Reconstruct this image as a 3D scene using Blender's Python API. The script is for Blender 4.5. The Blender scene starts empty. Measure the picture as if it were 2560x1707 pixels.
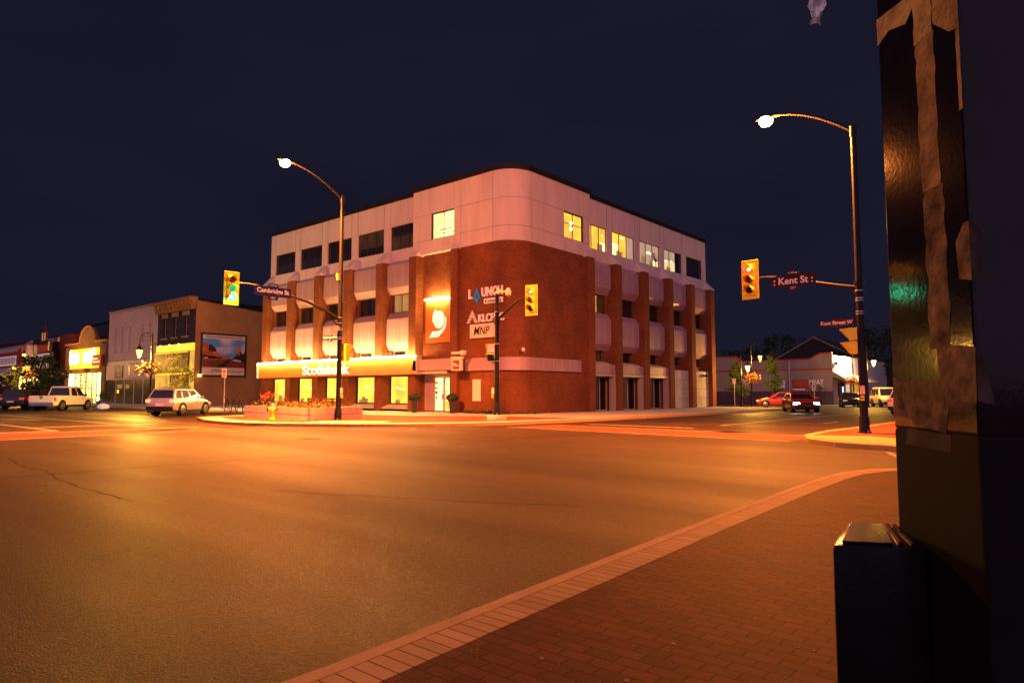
import bpy, bmesh, math, random
from mathutils import Vector, Matrix
random.seed(11)
R = math.radians
PI = math.pi
S = bpy.context.scene
COL = S.collection

# ------------------------------------------------------------------ materials
def _nt(name):
    m = bpy.data.materials.new(name); m.use_nodes = True
    nt = m.node_tree
    return m, nt, nt.nodes, nt.links, nt.nodes['Principled BSDF']

def mat(name, col, rough=.6, metal=0., var=.18, scale=3., bump=0., bscale=40., em=0., emcol=None, coat=0., spec=.5, stretch=None):
    m, nt, N, L, b = _nt(name)
    tc = N.new('ShaderNodeTexCoord')
    mp = N.new('ShaderNodeMapping')
    L.new(tc.outputs['Object'], mp.inputs[0])
    if stretch: mp.inputs['Scale'].default_value = stretch
    no = N.new('ShaderNodeTexNoise'); no.inputs['Scale'].default_value = scale; no.inputs['Detail'].default_value = 5
    L.new(mp.outputs[0], no.inputs['Vector'])
    rp = N.new('ShaderNodeValToRGB')
    c = col
    rp.color_ramp.elements[0].position = .3; rp.color_ramp.elements[1].position = .72
    rp.color_ramp.elements[0].color = (c[0]*(1-var), c[1]*(1-var), c[2]*(1-var), 1)
    rp.color_ramp.elements[1].color = (min(1, c[0]*(1+var)), min(1, c[1]*(1+var)), min(1, c[2]*(1+var)), 1)
    L.new(no.outputs['Fac'], rp.inputs[0])
    L.new(rp.outputs[0], b.inputs['Base Color'])
    b.inputs['Roughness'].default_value = rough
    b.inputs['Metallic'].default_value = metal
    b.inputs['Specular IOR Level'].default_value = spec if rough < .5 else min(spec, .18)
    if coat:
        b.inputs['Coat Weight'].default_value = coat; b.inputs['Coat Roughness'].default_value = .08
    if bump:
        n2 = N.new('ShaderNodeTexNoise'); n2.inputs['Scale'].default_value = bscale; n2.inputs['Detail'].default_value = 4
        L.new(tc.outputs['Object'], n2.inputs['Vector'])
        bp = N.new('ShaderNodeBump'); bp.inputs['Strength'].default_value = bump; bp.inputs['Distance'].default_value = .02
        L.new(n2.outputs['Fac'], bp.inputs['Height']); L.new(bp.outputs[0], b.inputs['Normal'])
    if em:
        b.inputs['Emission Color'].default_value = (*(emcol or col), 1)
        b.inputs['Emission Strength'].default_value = em
    return m

def lit(name, col, st, var=.35, scale=1.2, stretch=None, base=(.3, .25, .15)):
    """a lit pane: uneven interior light behind the glass"""
    m, nt, N, L, b = _nt(name)
    tc = N.new('ShaderNodeTexCoord'); mp = N.new('ShaderNodeMapping'); L.new(tc.outputs['Object'], mp.inputs[0])
    if stretch: mp.inputs['Scale'].default_value = stretch
    no = N.new('ShaderNodeTexNoise'); no.inputs['Scale'].default_value = scale; no.inputs['Detail'].default_value = 3
    L.new(mp.outputs[0], no.inputs['Vector'])
    mr = N.new('ShaderNodeMapRange'); mr.inputs['From Min'].default_value = .3; mr.inputs['From Max'].default_value = .7
    mr.inputs['To Min'].default_value = st*(1-var); mr.inputs['To Max'].default_value = st*(1+var)
    L.new(no.outputs['Fac'], mr.inputs[0])
    b.inputs['Base Color'].default_value = (*base, 1); b.inputs['Roughness'].default_value = .12
    wv = N.new('ShaderNodeTexWave'); wv.bands_direction = 'Z'; wv.inputs['Scale'].default_value = 2.6; wv.inputs['Distortion'].default_value = .6; L.new(tc.outputs['Object'], wv.inputs['Vector'])
    wr = N.new('ShaderNodeMapRange'); wr.inputs['To Min'].default_value = .86; wr.inputs['To Max'].default_value = 1.08; L.new(wv.outputs['Fac'], wr.inputs[0])
    wm = N.new('ShaderNodeMath'); wm.operation = 'MULTIPLY'; L.new(mr.outputs[0], wm.inputs[0]); L.new(wr.outputs[0], wm.inputs[1])
    b.inputs['Emission Color'].default_value = (*col, 1)
    L.new(wm.outputs[0], b.inputs['Emission Strength'])
    return m

def brickmat(name, c1, c2, mortar, bw, bh, ms=.012, plane='wall', rough=.75, bump=.5, var=.25, nscale=.6, off=.5):
    m, nt, N, L, b = _nt(name)
    tc = N.new('ShaderNodeTexCoord')
    vec = tc.outputs['Object']
    if plane == 'wall':
        sp = N.new('ShaderNodeSeparateXYZ'); L.new(vec, sp.inputs[0])
        ad = N.new('ShaderNodeMath'); L.new(sp.outputs[0], ad.inputs[0]); L.new(sp.outputs[1], ad.inputs[1])
        cb = N.new('ShaderNodeCombineXYZ'); L.new(ad.outputs[0], cb.inputs[0]); L.new(sp.outputs[2], cb.inputs[1])
        vec = cb.outputs[0]
    br = N.new('ShaderNodeTexBrick'); L.new(vec, br.inputs['Vector'])
    br.offset = off; br.inputs['Scale'].default_value = 1; br.inputs['Brick Width'].default_value = bw; br.inputs['Row Height'].default_value = bh
    br.inputs['Mortar Size'].default_value = ms; br.inputs['Mortar Smooth'].default_value = .3
    br.inputs['Color1'].default_value = (*c1, 1); br.inputs['Color2'].default_value = (*c2, 1); br.inputs['Mortar'].default_value = (*mortar, 1)
    no = N.new('ShaderNodeTexNoise'); no.inputs['Scale'].default_value = nscale; no.inputs['Detail'].default_value = 8; no.inputs['Roughness'].default_value = .65
    L.new(tc.outputs['Object'], no.inputs['Vector'])
    mr = N.new('ShaderNodeMapRange'); mr.inputs['From Min'].default_value = .3; mr.inputs['From Max'].default_value = .7
    mr.inputs['To Min'].default_value = 1-var; mr.inputs['To Max'].default_value = 1+var
    L.new(no.outputs['Fac'], mr.inputs[0])
    mx = N.new('ShaderNodeMix'); mx.data_type = 'RGBA'; mx.blend_type = 'MULTIPLY'; mx.inputs[0].default_value = 1
    cc = N.new('ShaderNodeCombineColor')
    for i in range(3): L.new(mr.outputs[0], cc.inputs[i])
    L.new(br.outputs['Color'], mx.inputs[6]); L.new(cc.outputs[0], mx.inputs[7])
    L.new(mx.outputs[2], b.inputs['Base Color'])
    b.inputs['Roughness'].default_value = rough; b.inputs['Specular IOR Level'].default_value = .1
    n2 = N.new('ShaderNodeTexNoise'); n2.inputs['Scale'].default_value = 90; n2.inputs['Detail'].default_value = 3
    L.new(tc.outputs['Object'], n2.inputs['Vector'])
    hm = N.new('ShaderNodeMath'); hm.operation = 'MULTIPLY_ADD'; hm.inputs[1].default_value = -1.0
    L.new(br.outputs['Fac'], hm.inputs[0])
    h2 = N.new('ShaderNodeMath'); h2.operation = 'MULTIPLY'; h2.inputs[1].default_value = .22; L.new(n2.outputs['Fac'], h2.inputs[0])
    L.new(h2.outputs[0], hm.inputs[2])
    bp = N.new('ShaderNodeBump'); bp.inputs['Strength'].default_value = bump; bp.inputs['Distance'].default_value = .012
    L.new(hm.outputs[0], bp.inputs['Height']); L.new(bp.outputs[0], b.inputs['Normal'])
    return m

def asphaltmat():
    m, nt, N, L, b = _nt('asphalt')
    tc = N.new('ShaderNodeTexCoord')
    def noise(scale, det=4, rough=.5, st=None):
        n = N.new('ShaderNodeTexNoise'); n.inputs['Scale'].default_value = scale; n.inputs['Detail'].default_value = det; n.inputs['Roughness'].default_value = rough
        if st:
            mp = N.new('ShaderNodeMapping'); mp.inputs['Scale'].default_value = st[0]; mp.inputs['Rotation'].default_value = (0, 0, st[1])
            L.new(tc.outputs['Object'], mp.inputs[0]); L.new(mp.outputs[0], n.inputs['Vector'])
        else: L.new(tc.outputs['Object'], n.inputs['Vector'])
        return n
    def mrange(sock, a, bb, c, d):
        r = N.new('ShaderNodeMapRange'); r.inputs['From Min'].default_value = a; r.inputs['From Max'].default_value = bb
        r.inputs['To Min'].default_value = c; r.inputs['To Max'].default_value = d; L.new(sock, r.inputs[0]); return r.outputs[0]
    def mul(a, c):
        x = N.new('ShaderNodeMath'); x.operation = 'MULTIPLY'; L.new(a, x.inputs[0]); L.new(c, x.inputs[1]); return x.outputs[0]
    big = noise(.22, 5, .55)
    trk = noise(.5, 4, .5, ((.12, 1, 1), .35))      # worn tracks along the traffic
    vo = N.new('ShaderNodeTexVoronoi'); vo.inputs['Scale'].default_value = 75; L.new(tc.outputs['Object'], vo.inputs['Vector'])
    spk = N.new('ShaderNodeSeparateColor'); L.new(vo.outputs['Color'], spk.inputs[0])
    f1 = mrange(big.outputs['Fac'], .3, .7, .72, 1.25)
    f2 = mrange(trk.outputs['Fac'], .3, .7, .72, 1.22)
    f3 = mrange(spk.outputs[0], 0, 1, .15, 2.0)
    nz = noise(1.1, 4, .6); ds = N.new('ShaderNodeVectorMath'); ds.operation = 'SCALE'; ds.inputs['Scale'].default_value = 1.6
    L.new(nz.outputs['Color'], ds.inputs[0]); av = N.new('ShaderNodeVectorMath'); av.operation = 'ADD'; L.new(tc.outputs['Object'], av.inputs[0]); L.new(ds.outputs[0], av.inputs[1])
    ck = N.new('ShaderNodeTexVoronoi'); ck.feature = 'DISTANCE_TO_EDGE'; ck.inputs['Scale'].default_value = .16; L.new(av.outputs[0], ck.inputs['Vector'])
    c1 = mrange(ck.outputs['Distance'], .0006, .003, 1, 0)
    msk = noise(.3, 3, .5); c2 = mrange(msk.outputs['Fac'], .46, .54, 0, .8)
    inv = N.new('ShaderNodeMath'); inv.operation = 'SUBTRACT'; inv.inputs[0].default_value = 1; L.new(mul(c1, c2), inv.inputs[1])
    st = noise(.9, 6, .7); f5 = mrange(st.outputs['Fac'], .62, .74, 1, .62)
    f = mul(mul(mul(mul(f1, f2), f3), inv.outputs[0]), f5)
    cc = N.new('ShaderNodeCombineColor')
    for i, c in enumerate((.05, .029, .0165)):
        k = N.new('ShaderNodeMath'); k.operation = 'MULTIPLY'; k.inputs[1].default_value = c; L.new(f, k.inputs[0]); L.new(k.outputs[0], cc.inputs[i])
    L.new(cc.outputs[0], b.inputs['Base Color'])
    rr = mrange(trk.outputs['Fac'], .3, .7, .66, .46)
    L.new(rr, b.inputs['Roughness']); b.inputs['Specular IOR Level'].default_value = .24
    fine = noise(240, 3, .6)
    mid = noise(95, 3, .6)
    h = N.new('ShaderNodeMath'); h.operation = 'ADD'; L.new(fine.outputs['Fac'], h.inputs[0]); L.new(mid.outputs['Fac'], h.inputs[1])
    h2 = N.new('ShaderNodeMath'); h2.operation = 'SUBTRACT'; L.new(h.outputs[0], h2.inputs[0]); L.new(vo.outputs['Distance'], h2.inputs[1])
    bp = N.new('ShaderNodeBump'); bp.inputs['Strength'].default_value = .9; bp.inputs['Distance'].default_value = .006
    L.new(h2.outputs[0], bp.inputs['Height']); L.new(bp.outputs[0], b.inputs['Normal'])
    return m

def postersky():
    m, nt, N, L, b = _nt('poster_sky')
    tc = N.new('ShaderNodeTexCoord'); mp = N.new('ShaderNodeMapping'); mp.inputs['Scale'].default_value = (1, .35, .9); L.new(tc.outputs['Object'], mp.inputs[0])
    no = N.new('ShaderNodeTexNoise'); no.inputs['Scale'].default_value = 1.1; no.inputs['Detail'].default_value = 6; L.new(mp.outputs[0], no.inputs['Vector'])
    rp = N.new('ShaderNodeValToRGB'); E = rp.color_ramp.elements
    E[0].position = .42; E[0].color = (.1, .28, .75, 1); E[1].position = .6; E[1].color = (.75, .6, .72, 1)
    L.new(no.outputs['Fac'], rp.inputs[0]); L.new(rp.outputs[0], b.inputs['Base Color']); return m

M = {}
M['asphalt'] = asphaltmat()
M['soil'] = mat('soil', (.04, .035, .03), .95, var=.4)
M['brick'] = brickmat('red_brick', (.225, .062, .02), (.16, .042, .015), (.13, .07, .04), .22, .075, .012)
M['brick_brown'] = brickmat('brown_brick', (.22, .12, .06), (.17, .09, .05), (.14, .1, .07), .22, .075, .012)
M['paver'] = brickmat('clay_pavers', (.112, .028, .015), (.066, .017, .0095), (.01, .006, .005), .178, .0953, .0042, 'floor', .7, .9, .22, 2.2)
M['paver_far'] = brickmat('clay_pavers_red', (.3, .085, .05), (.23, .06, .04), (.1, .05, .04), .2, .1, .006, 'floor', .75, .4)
M['soldier'] = brickmat('buff_pavers', (.46, .29, .115), (.36, .22, .085), (.016, .011, .008), 50., .0953, .004, 'floor', .7, .8, .15, 2., 0.)
M['concrete'] = mat('pale_concrete', (.45, .4, .33), .85, var=.16, scale=1.5, bump=.25, bscale=60)
M['kerbstone'] = mat('kerb_concrete', (.5, .31, .12), .8, var=.14, scale=5, bump=.3, bscale=80)
M['white_wall'] = mat('white_precast', (.56, .47, .475), .7, var=.1, scale=1.1, bump=.12, bscale=25, stretch=(1.3, 1.3, .22))
M['joint'] = mat('dark_joint', (.08, .06, .06), .8)
M['cap_dark'] = mat('dark_parapet_metal', (.012, .013, .018), .5)
M['metal_panel'] = mat('grey_metal_panel', (.36, .235, .28), .4, metal=.1, var=.1, scale=1.2)
M['metal_rib'] = mat('panel_seam', (.5, .43, .43), .35, metal=.2, var=.05)
M['frame_dark'] = mat('dark_window_frame', (.025, .02, .02), .4)
M['frame_grey'] = mat('grey_aluminium_frame', (.45, .38, .36), .4, metal=.3, var=.06)
M['glass_dark'] = mat('dark_glass', (.012, .011, .016), .06, var=.3, scale=.6, spec=.7)
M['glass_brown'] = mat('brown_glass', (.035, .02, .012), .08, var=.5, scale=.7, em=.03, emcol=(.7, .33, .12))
M['glass_navy'] = mat('navy_glass', (.02, .022, .045), .1, var=.2)
M['lit_white'] = lit('lit_window_white', (1, .72, .22), 2.6, .45, 1.)
M['lit_yellow'] = lit('lit_window_yellow', (1, .55, .045), 1.2, .3, .8)
M['lit_yellow_hot'] = lit('lit_window_hot', (1, .78, .3), 2.2, .5, 2.)
M['lit_amber'] = lit('lit_window_amber', (1, .45, .03), .62, .5, 1.5, (3, 3, .5))
M['lit_beige'] = lit('lit_blind_beige', (.86, .56, .38), .52, .12, 1.)
M['lit_beige_hot'] = lit('lit_blind_lower', (1, .75, .35), .95, .15, 1.)
M['lit_dim'] = lit('lit_window_dim', (.8, .5, .12), .3, .6, 1.5, (3, 3, .4))
M['lit_bank'] = lit('lit_bank_hall', (1, .52, .05), 1.9, .35, .6, (1, 1, .8), (.06, .05, .03))
M['lit_door'] = lit('lit_door_glass', (1, .8, .28), 2.2, .4, 2.)
M['lit_cler'] = lit('lit_clerestory', (1, .62, .1), 1., .3, 1.)
M['lit_pale'] = lit('lit_pale_window', (1, .66, .38), .75, .1, 1.)
M['hall_lamp'] = lit('hall_ceiling_lamp', (1, .85, .5), 5., .1)
M['tube'] = lit('sign_light_tube', (1, .56, .17), 600., .12, 2.)
M['bank_red'] = mat('red_sign_panel', (.68, .125, .016), .45, var=.06)
M['sign_white'] = mat('white_sign_letter', (.8, .76, .72), .45, var=.03, em=.5, emcol=(1, .9, .8))
M['sign_white_dim'] = mat('white_letter_unlit', (.95, .93, .95), .5, var=.03)
M['sign_blue'] = mat('blue_sign_letter', (.03, .3, .9), .4, var=.05)
M['sign_black'] = mat('black_letter', (.03, .018, .012), .5)
M['sign_cream'] = mat('cream_sign_board', (.75, .6, .48), .5, var=.04)
M['street_blue'] = mat('navy_street_sign', (.008, .01, .1), .55, var=.1, spec=.2)
M['street_brown'] = mat('dark_maroon_sign', (.04, .014, .018), .55, var=.1, spec=.2)
M['black_metal'] = mat('black_painted_steel', (.01, .009, .009), .45, spec=.22, var=.3, scale=6, bump=.06, bscale=30)
M['steel'] = mat('galvanised_band', (.55, .5, .48), .35, metal=.8, var=.1)
M['sig_yellow'] = mat('signal_yellow', (.95, .8, .03), .45, var=.08)
M['lens_off_red'] = mat('unlit_red_lens', (.12, .015, .01), .2)
M['lens_off_amber'] = mat('unlit_amber_lens', (.16, .035, .01), .2)
M['lens_off_green'] = mat('unlit_green_lens', (.01, .03, .015), .2)
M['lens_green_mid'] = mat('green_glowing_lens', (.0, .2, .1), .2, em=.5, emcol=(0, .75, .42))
M['lens_red'] = mat('lit_red_lens', (.5, .05, .03), .3, em=5.5, emcol=(1, .02, .012))
M['lens_green'] = mat('lit_green_lens', (.1, .5, .35), .3, em=6., emcol=(.0, 1, .6))
M['core_red'] = mat('lit_red_core', (.8, .2, .1), .3, em=15., emcol=(1, .14, .06))
M['core_green'] = mat('lit_green_core', (.3, .8, .6), .3, em=8., emcol=(.22, 1, .8))
M['lamp_glow'] = mat('street_lamp_lens', (1, .9, .7), .3, em=14., emcol=(1, .72, .34))
M['lantern_glow'] = mat('lantern_glass', (1, .6, .2), .3, em=4.5, emcol=(1, .55, .1))
M['lantern_hot'] = mat('lantern_glass_bright', (1, .7, .3), .3, em=14., emcol=(1, .66, .24))
M['hydrant'] = mat('hydrant_yellow', (.75, .5, .02), .4, var=.08)
M['hyd_blue'] = mat('hydrant_blue_cap', (.05, .12, .45), .4)
M['leaf'] = mat('leaf_green', (.06, .1, .022), .6, var=.55, scale=4)
M['leaf_dark'] = mat('dark_leaf', (.03, .05, .02), .65, var=.55, scale=2)
M['leaf_olive'] = mat('olive_leaf', (.1, .11, .02), .6, var=.5, scale=4)
M['leaf_red'] = mat('red_leaf', (.13, .04, .025), .6, var=.5, scale=4)
M['flower_yellow'] = mat('yellow_petals', (.6, .4, .06), .6, var=.3, scale=8)
M['flower_pink'] = mat('pink_petals', (.55, .16, .12), .6, var=.3, scale=8)
M['flower_red'] = mat('red_petals', (.5, .05, .03), .6, var=.3, scale=8)
M['bark'] = mat('bark', (.07, .05, .035), .9, var=.3, bump=.5)
M['pot_dark'] = mat('dark_planter', (.02, .018, .018), .4)
M['pot_blue'] = mat('blue_pot', (.05, .07, .25), .35)
M['stucco_orange'] = mat('ochre_stucco', (.36, .18, .085), .85, var=.15, scale=.6, bump=.2, bscale=12)
M['navy_brick'] = brickmat('navy_painted_brick', (.045, .035, .06), (.04, .03, .055), (.03, .025, .045), .22, .075, .012)
M['cornice'] = mat('ochre_cornice', (.35, .17, .06), .6, var=.1)
M['trim_tan'] = mat('tan_stone_trim', (.4, .24, .14), .7)
M['siding'] = mat('pale_pink_siding', (.62, .46, .42), .55, var=.07, scale=1.)
M['shopfront_dark'] = mat('dark_shopfront', (.02, .018, .016), .3)
M['purple_sign'] = mat('lilac_sign', (.38, .22, .5), .5)
M['plum_sign'] = mat('plum_sign', (.09, .05, .1), .5)
M['maroon'] = mat('maroon_wall', (.1, .02, .025), .7)
M['grey_dark'] = mat('dark_grey_siding', (.06, .055, .06), .8, stretch=(6, 6, .2))
M['white_board'] = mat('white_fascia', (.6, .48, .46), .6, var=.06)
M['red_board'] = mat('red_sign_board', (.5, .05, .03), .5)
M['marquee'] = mat('marquee_panel', (.6, .5, .52), .5, em=.25, emcol=(1, .75, .75))
M['neon'] = mat('glowing_letter', (1, .8, .4), .4, em=9., emcol=(1, .72, .28))
M['sign_gold'] = mat('glowing_sign_panel', (.8, .5, .1), .5, em=1.6, emcol=(1, .5, .03))
M['shop_hot'] = lit('lit_shop_window', (1, .62, .12), 6., .5, .9, (1, 1, .3))
M['shop_glow'] = lit('lit_shop_interior', (1, .5, .05), .9, .5, .8)
M['jewel_black'] = mat('black_sign_board', (.03, .022, .015), .35)
M['gold_letter'] = mat('gold_letter', (.75, .45, .12), .35, metal=.3, em=.25, emcol=(1, .62, .2))
M['wood'] = mat('brown_timber', (.16, .06, .035), .7, stretch=(8, 8, .6))
M['poster_sky'] = postersky()
M['poster_cloud'] = mat('poster_cloud', (.6, .42, .45), .5, var=.2)
M['poster_brick'] = mat('poster_terrace', (.5, .12, .05), .5, var=.5, scale=3)
M['poster_dark'] = mat('poster_shadow', (.035, .025, .03), .5, var=.4, scale=3)
M['poster_road'] = mat('poster_road', (.2, .05, .04), .5, var=.3, scale=1.)
M['poster_white'] = mat('poster_paper', (.72, .55, .55), .5, var=.03)
M['grey_siding'] = mat('grey_lilac_siding', (.3, .235, .24), .7, var=.08, stretch=(5, 5, .1))
M['red_trim'] = mat('red_trim', (.42, .03, .03), .5)
M['awning'] = mat('grey_shingle_awning', (.32, .22, .17), .75, var=.2)
M['shingle'] = mat('dark_shingles', (.035, .028, .028), .9, var=.3)
M['tape'] = mat('torn_paper_tape', (.8, .48, .16), .85, var=.5, scale=14, bump=.3, bscale=50)
M['tape_old'] = mat('weathered_paper', (.28, .17, .065), .9, var=.7, scale=18, bump=.35, bscale=60)
M['post_metal'] = mat('black_post_paint', (.014, .01, .009), .08, var=.35, scale=9, bump=.012, bscale=70, spec=.22)
M['box_metal'] = mat('black_box_plastic', (.009, .008, .009), .2, var=.3, scale=8, spec=.1, bump=.05, bscale=90)
M['post_matte'] = mat('dulled_black_paint', (.008, .0056, .005), .75, var=.4, scale=5)  # lower post: weaker reflection of the lit road put into a darker, matte paint
M['tape_mid'] = mat('dull_paper_tape', (.5, .3, .1), .85, var=.5, scale=16, bump=.4, bscale=50)
M['tape_dark'] = mat('tape_residue_and_shade', (.06, .04, .025), .7, var=.6, scale=20)  # residue tone; on the right face it puts shade into the tape colour
M['plastic'] = mat('torn_plastic', (.92, .8, .8), .5, var=.4, scale=18)
M['paint_white'] = mat('white_road_paint', (.5, .45, .4), .75, var=.4, scale=7)
M['paint_worn'] = mat('worn_road_paint', (.3, .25, .2), .8, var=.5, scale=9)
M['iron'] = mat('cast_iron', (.03, .025, .02), .5, metal=.4, bump=.5, bscale=60)
M['tyre'] = mat('tyre_rubber', (.012, .012, .012), .8)
M['rim'] = mat('alloy_rim', (.5, .42, .3), .3, metal=.9)
M['car_white'] = mat('white_car_paint', (.72, .68, .6), .25, var=.03, coat=.15)
M['car_silver'] = mat('silver_car_paint', (.5, .44, .43), .28, metal=.45, var=.05, coat=.15)
M['car_black'] = mat('black_car_paint', (.012, .012, .016), .2, var=.1, coat=.3)
M['car_red'] = mat('red_car_paint', (.4, .02, .015), .25, var=.1, coat=.3)
M['car_trim'] = mat('black_car_trim', (.015, .014, .014), .5)
M['chrome'] = mat('chrome', (.7, .66, .62), .15, metal=1., var=.03)
M['car_glass'] = mat('car_glass', (.012, .01, .01), .05, var=.3, spec=.7)
M['tail'] = mat('tail_light', (.4, .02, .02), .25, em=.6, emcol=(1, .06, .03))
M['tail_on'] = mat('lit_tail_light', (.5, .02, .02), .25, em=7., emcol=(1, .1, .04))
M['head'] = mat('head_light', (.6, .55, .5), .15, em=.2, emcol=(1, .9, .7))
M['head_on'] = mat('lit_head_light', (.9, .9, .9), .15, em=40., emcol=(1, .9, .75))
M['slit_glass'] = mat('pale_slit_glass', (.3, .26, .4), .2, var=.1)
M['neon_blue'] = mat('blue_neon', (.1, .2, .8), .4, em=5, emcol=(.15, .3, 1))
M['plate'] = mat('licence_plate', (.7, .6, .62), .5)

# ------------------------------------------------------------------ mesh helpers
class MB:
    def __init__(s): s.v = []; s.f = []; s.m = []; s.X = Matrix(); s.mats = []
    def mi(s, m):
        if m not in s.mats: s.mats.append(m)
        return s.mats.index(m)
    def add(s, vs, fs, m):
        k = len(s.v); i = s.mi(m)
        s.v += [tuple(s.X @ Vector(v)) for v in vs]
        s.f += [tuple(k+j for j in f) for f in fs]; s.m += [i]*len(fs)
        return s
    def box(s, x0, x1, y0, y1, z0, z1, m):
        vs = [(x, y, z) for x in (x0, x1) for y in (y0, y1) for z in (z0, z1)]
        return s.add(vs, [(0, 1, 3, 2), (4, 6, 7, 5), (0, 4, 5, 1), (2, 3, 7, 6), (0, 2, 6, 4), (1, 5, 7, 3)], m)
    def frust(s, back, front, m):
        """two quads (4 points each) joined: a tapered box"""
        return s.add(list(back)+list(front), [(0, 1, 2, 3), (7, 6, 5, 4), (0, 4, 5, 1), (1, 5, 6, 2), (2, 6, 7, 3), (3, 7, 4, 0)], m)
    def quad(s, pts, m): return s.add(pts, [tuple(range(len(pts)))], m)
    def prism(s, poly, z0, z1, m):
        n = len(poly)
        vs = [(x, y, z0) for x, y in poly]+[(x, y, z1) for x, y in poly]
        fs = [tuple(range(n-1, -1, -1)), tuple(range(n, 2*n))]+[(i, (i+1) % n, n+(i+1) % n, n+i) for i in range(n)]
        return s.add(vs, fs, m)
    def cyl(s, p0, p1, r0, r1, m, n=12, caps=True):
        p0, p1 = Vector(p0), Vector(p1); d = (p1-p0).normalized()
        a = d.orthogonal().normalized(); b = d.cross(a)
        vs = []
        for p, r in ((p0, r0), (p1, r1)):
            for i in range(n):
                t = 2*PI*i/n; vs.append(p+a*(r*math.cos(t))+b*(r*math.sin(t)))
        fs = [(i, (i+1) % n, n+(i+1) % n, n+i) for i in range(n)]
        if caps: fs += [tuple(range(n-1, -1, -1)), tuple(range(n, 2*n))]
        return s.add(vs, fs, m)
    def tube(s, pts, r, m, n=8, r1=None):
        pts = [Vector(p) for p in pts]; k = len(pts); vs = []; prev = None
        for i, p in enumerate(pts):
            d = (pts[min(i+1, k-1)]-pts[max(i-1, 0)]).normalized()
            if prev is None: a = d.orthogonal().normalized()
            else: a = (prev-d*prev.dot(d)).normalized()
            prev = a; b = d.cross(a); rr = r if r1 is None else r+(r1-r)*i/(k-1)
            for j in range(n):
                t = 2*PI*j/n; vs.append(p+a*(rr*math.cos(t))+b*(rr*math.sin(t)))
        fs = [(i*n+j, i*n+(j+1) % n, (i+1)*n+(j+1) % n, (i+1)*n+j) for i in range(k-1) for j in range(n)]
        fs += [tuple(range(n-1, -1, -1)), tuple(range((k-1)*n, k*n))]
        return s.add(vs, fs, m)
    def lathe(s, prof, c, m, n=16):
        k = len(prof); vs = []
        for r, z in prof:
            for j in range(n):
                t = 2*PI*j/n; vs.append((c[0]+r*math.cos(t), c[1]+r*math.sin(t), c[2]+z))
        fs = [(i*n+j, i*n+(j+1) % n, (i+1)*n+(j+1) % n, (i+1)*n+j) for i in range(k-1) for j in range(n)]
        fs += [tuple(range(n-1, -1, -1)), tuple(range((k-1)*n, k*n))]
        return s.add(vs, fs, m)
    def leaves(s, fn, count, size, ms, rnd):
        for _ in range(count):
            p = Vector(fn(rnd)); q = rnd.uniform(.6, 1.3)*size
            a = Vector((rnd.gauss(0, 1), rnd.gauss(0, 1), rnd.gauss(0, .7))).normalized(); b = a.orthogonal().normalized()
            b = (b*math.cos(rnd.random()*6)+a.cross(b)*math.sin(rnd.random()*6)).normalized()
            s.add([p-a*q*.7, p+b*q*.32+a*q*.05, p+a*q*.7, p-b*q*.32], [(0, 1, 2, 3)], rnd.choice(ms))
        return s
    def build(s, name, parent=None, smooth=False, recalc=True, bevel=0):
        me = bpy.data.meshes.new(name); me.from_pydata(s.v, [], s.f)
        for m in s.mats: me.materials.append(M[m])
        for p, i in zip(me.polygons, s.m): p.material_index = i
        if recalc or bevel:
            bm = bmesh.new(); bm.from_mesh(me)
            bmesh.ops.recalc_face_normals(bm, faces=bm.faces)
            if bevel:
                bmesh.ops.remove_doubles(bm, verts=bm.verts, dist=1e-5)
                es = [e for e in bm.edges if len(e.link_faces) == 2 and e.calc_face_angle(0) > .6]
                bmesh.ops.bevel(bm, geom=es, offset=bevel, segments=2, profile=.6, affect='EDGES')
            bm.to_mesh(me); bm.free()
        if smooth:
            me.polygons.foreach_set('use_smooth', [True]*len(me.polygons))
            try: me.set_sharp_from_angle(angle=R(38))
            except Exception: pass
        o = bpy.data.objects.new(name, me); COL.objects.link(o)
        if parent is not None: attach(o, parent)
        return o

WM = {}
def attach(o, parent):
    o.parent = parent
    inv = WM.get(parent.name)
    if inv is not None: o.matrix_parent_inverse = inv.inverted()

def tag(o, label=None, cat=None, group=None, kind=None):
    if label: o['label'] = label
    if cat: o['category'] = cat
    if group: o['group'] = group
    if kind: o['kind'] = kind
    return o

def thing(name, label, cat, loc=(0, 0, 0), group=None):
    o = bpy.data.objects.new(name, None); COL.objects.link(o); o.location = loc
    o.empty_display_size = .3
    WM[o.name] = Matrix.Translation(loc)
    return tag(o, label, cat, group)

def kids(o): return [c for c in COL.objects if c.parent == o]
def copy_tree(o, loc, rz=0., label=None, name=None, parent=None):
    c = o.copy(); COL.objects.link(c)
    if parent is None:
        c.location = loc; c.rotation_euler = (0, 0, rz)
        if label: c['label'] = label
    else: c.parent = parent
    for k in kids(o): copy_tree(k, None, parent=c)
    return c
def place(o, loc, rz=0.):
    o.location = loc; o.rotation_euler = (0, 0, rz); return o
def structure(mb, name, **k): return tag(mb.build(name, **k), kind='structure')

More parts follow.
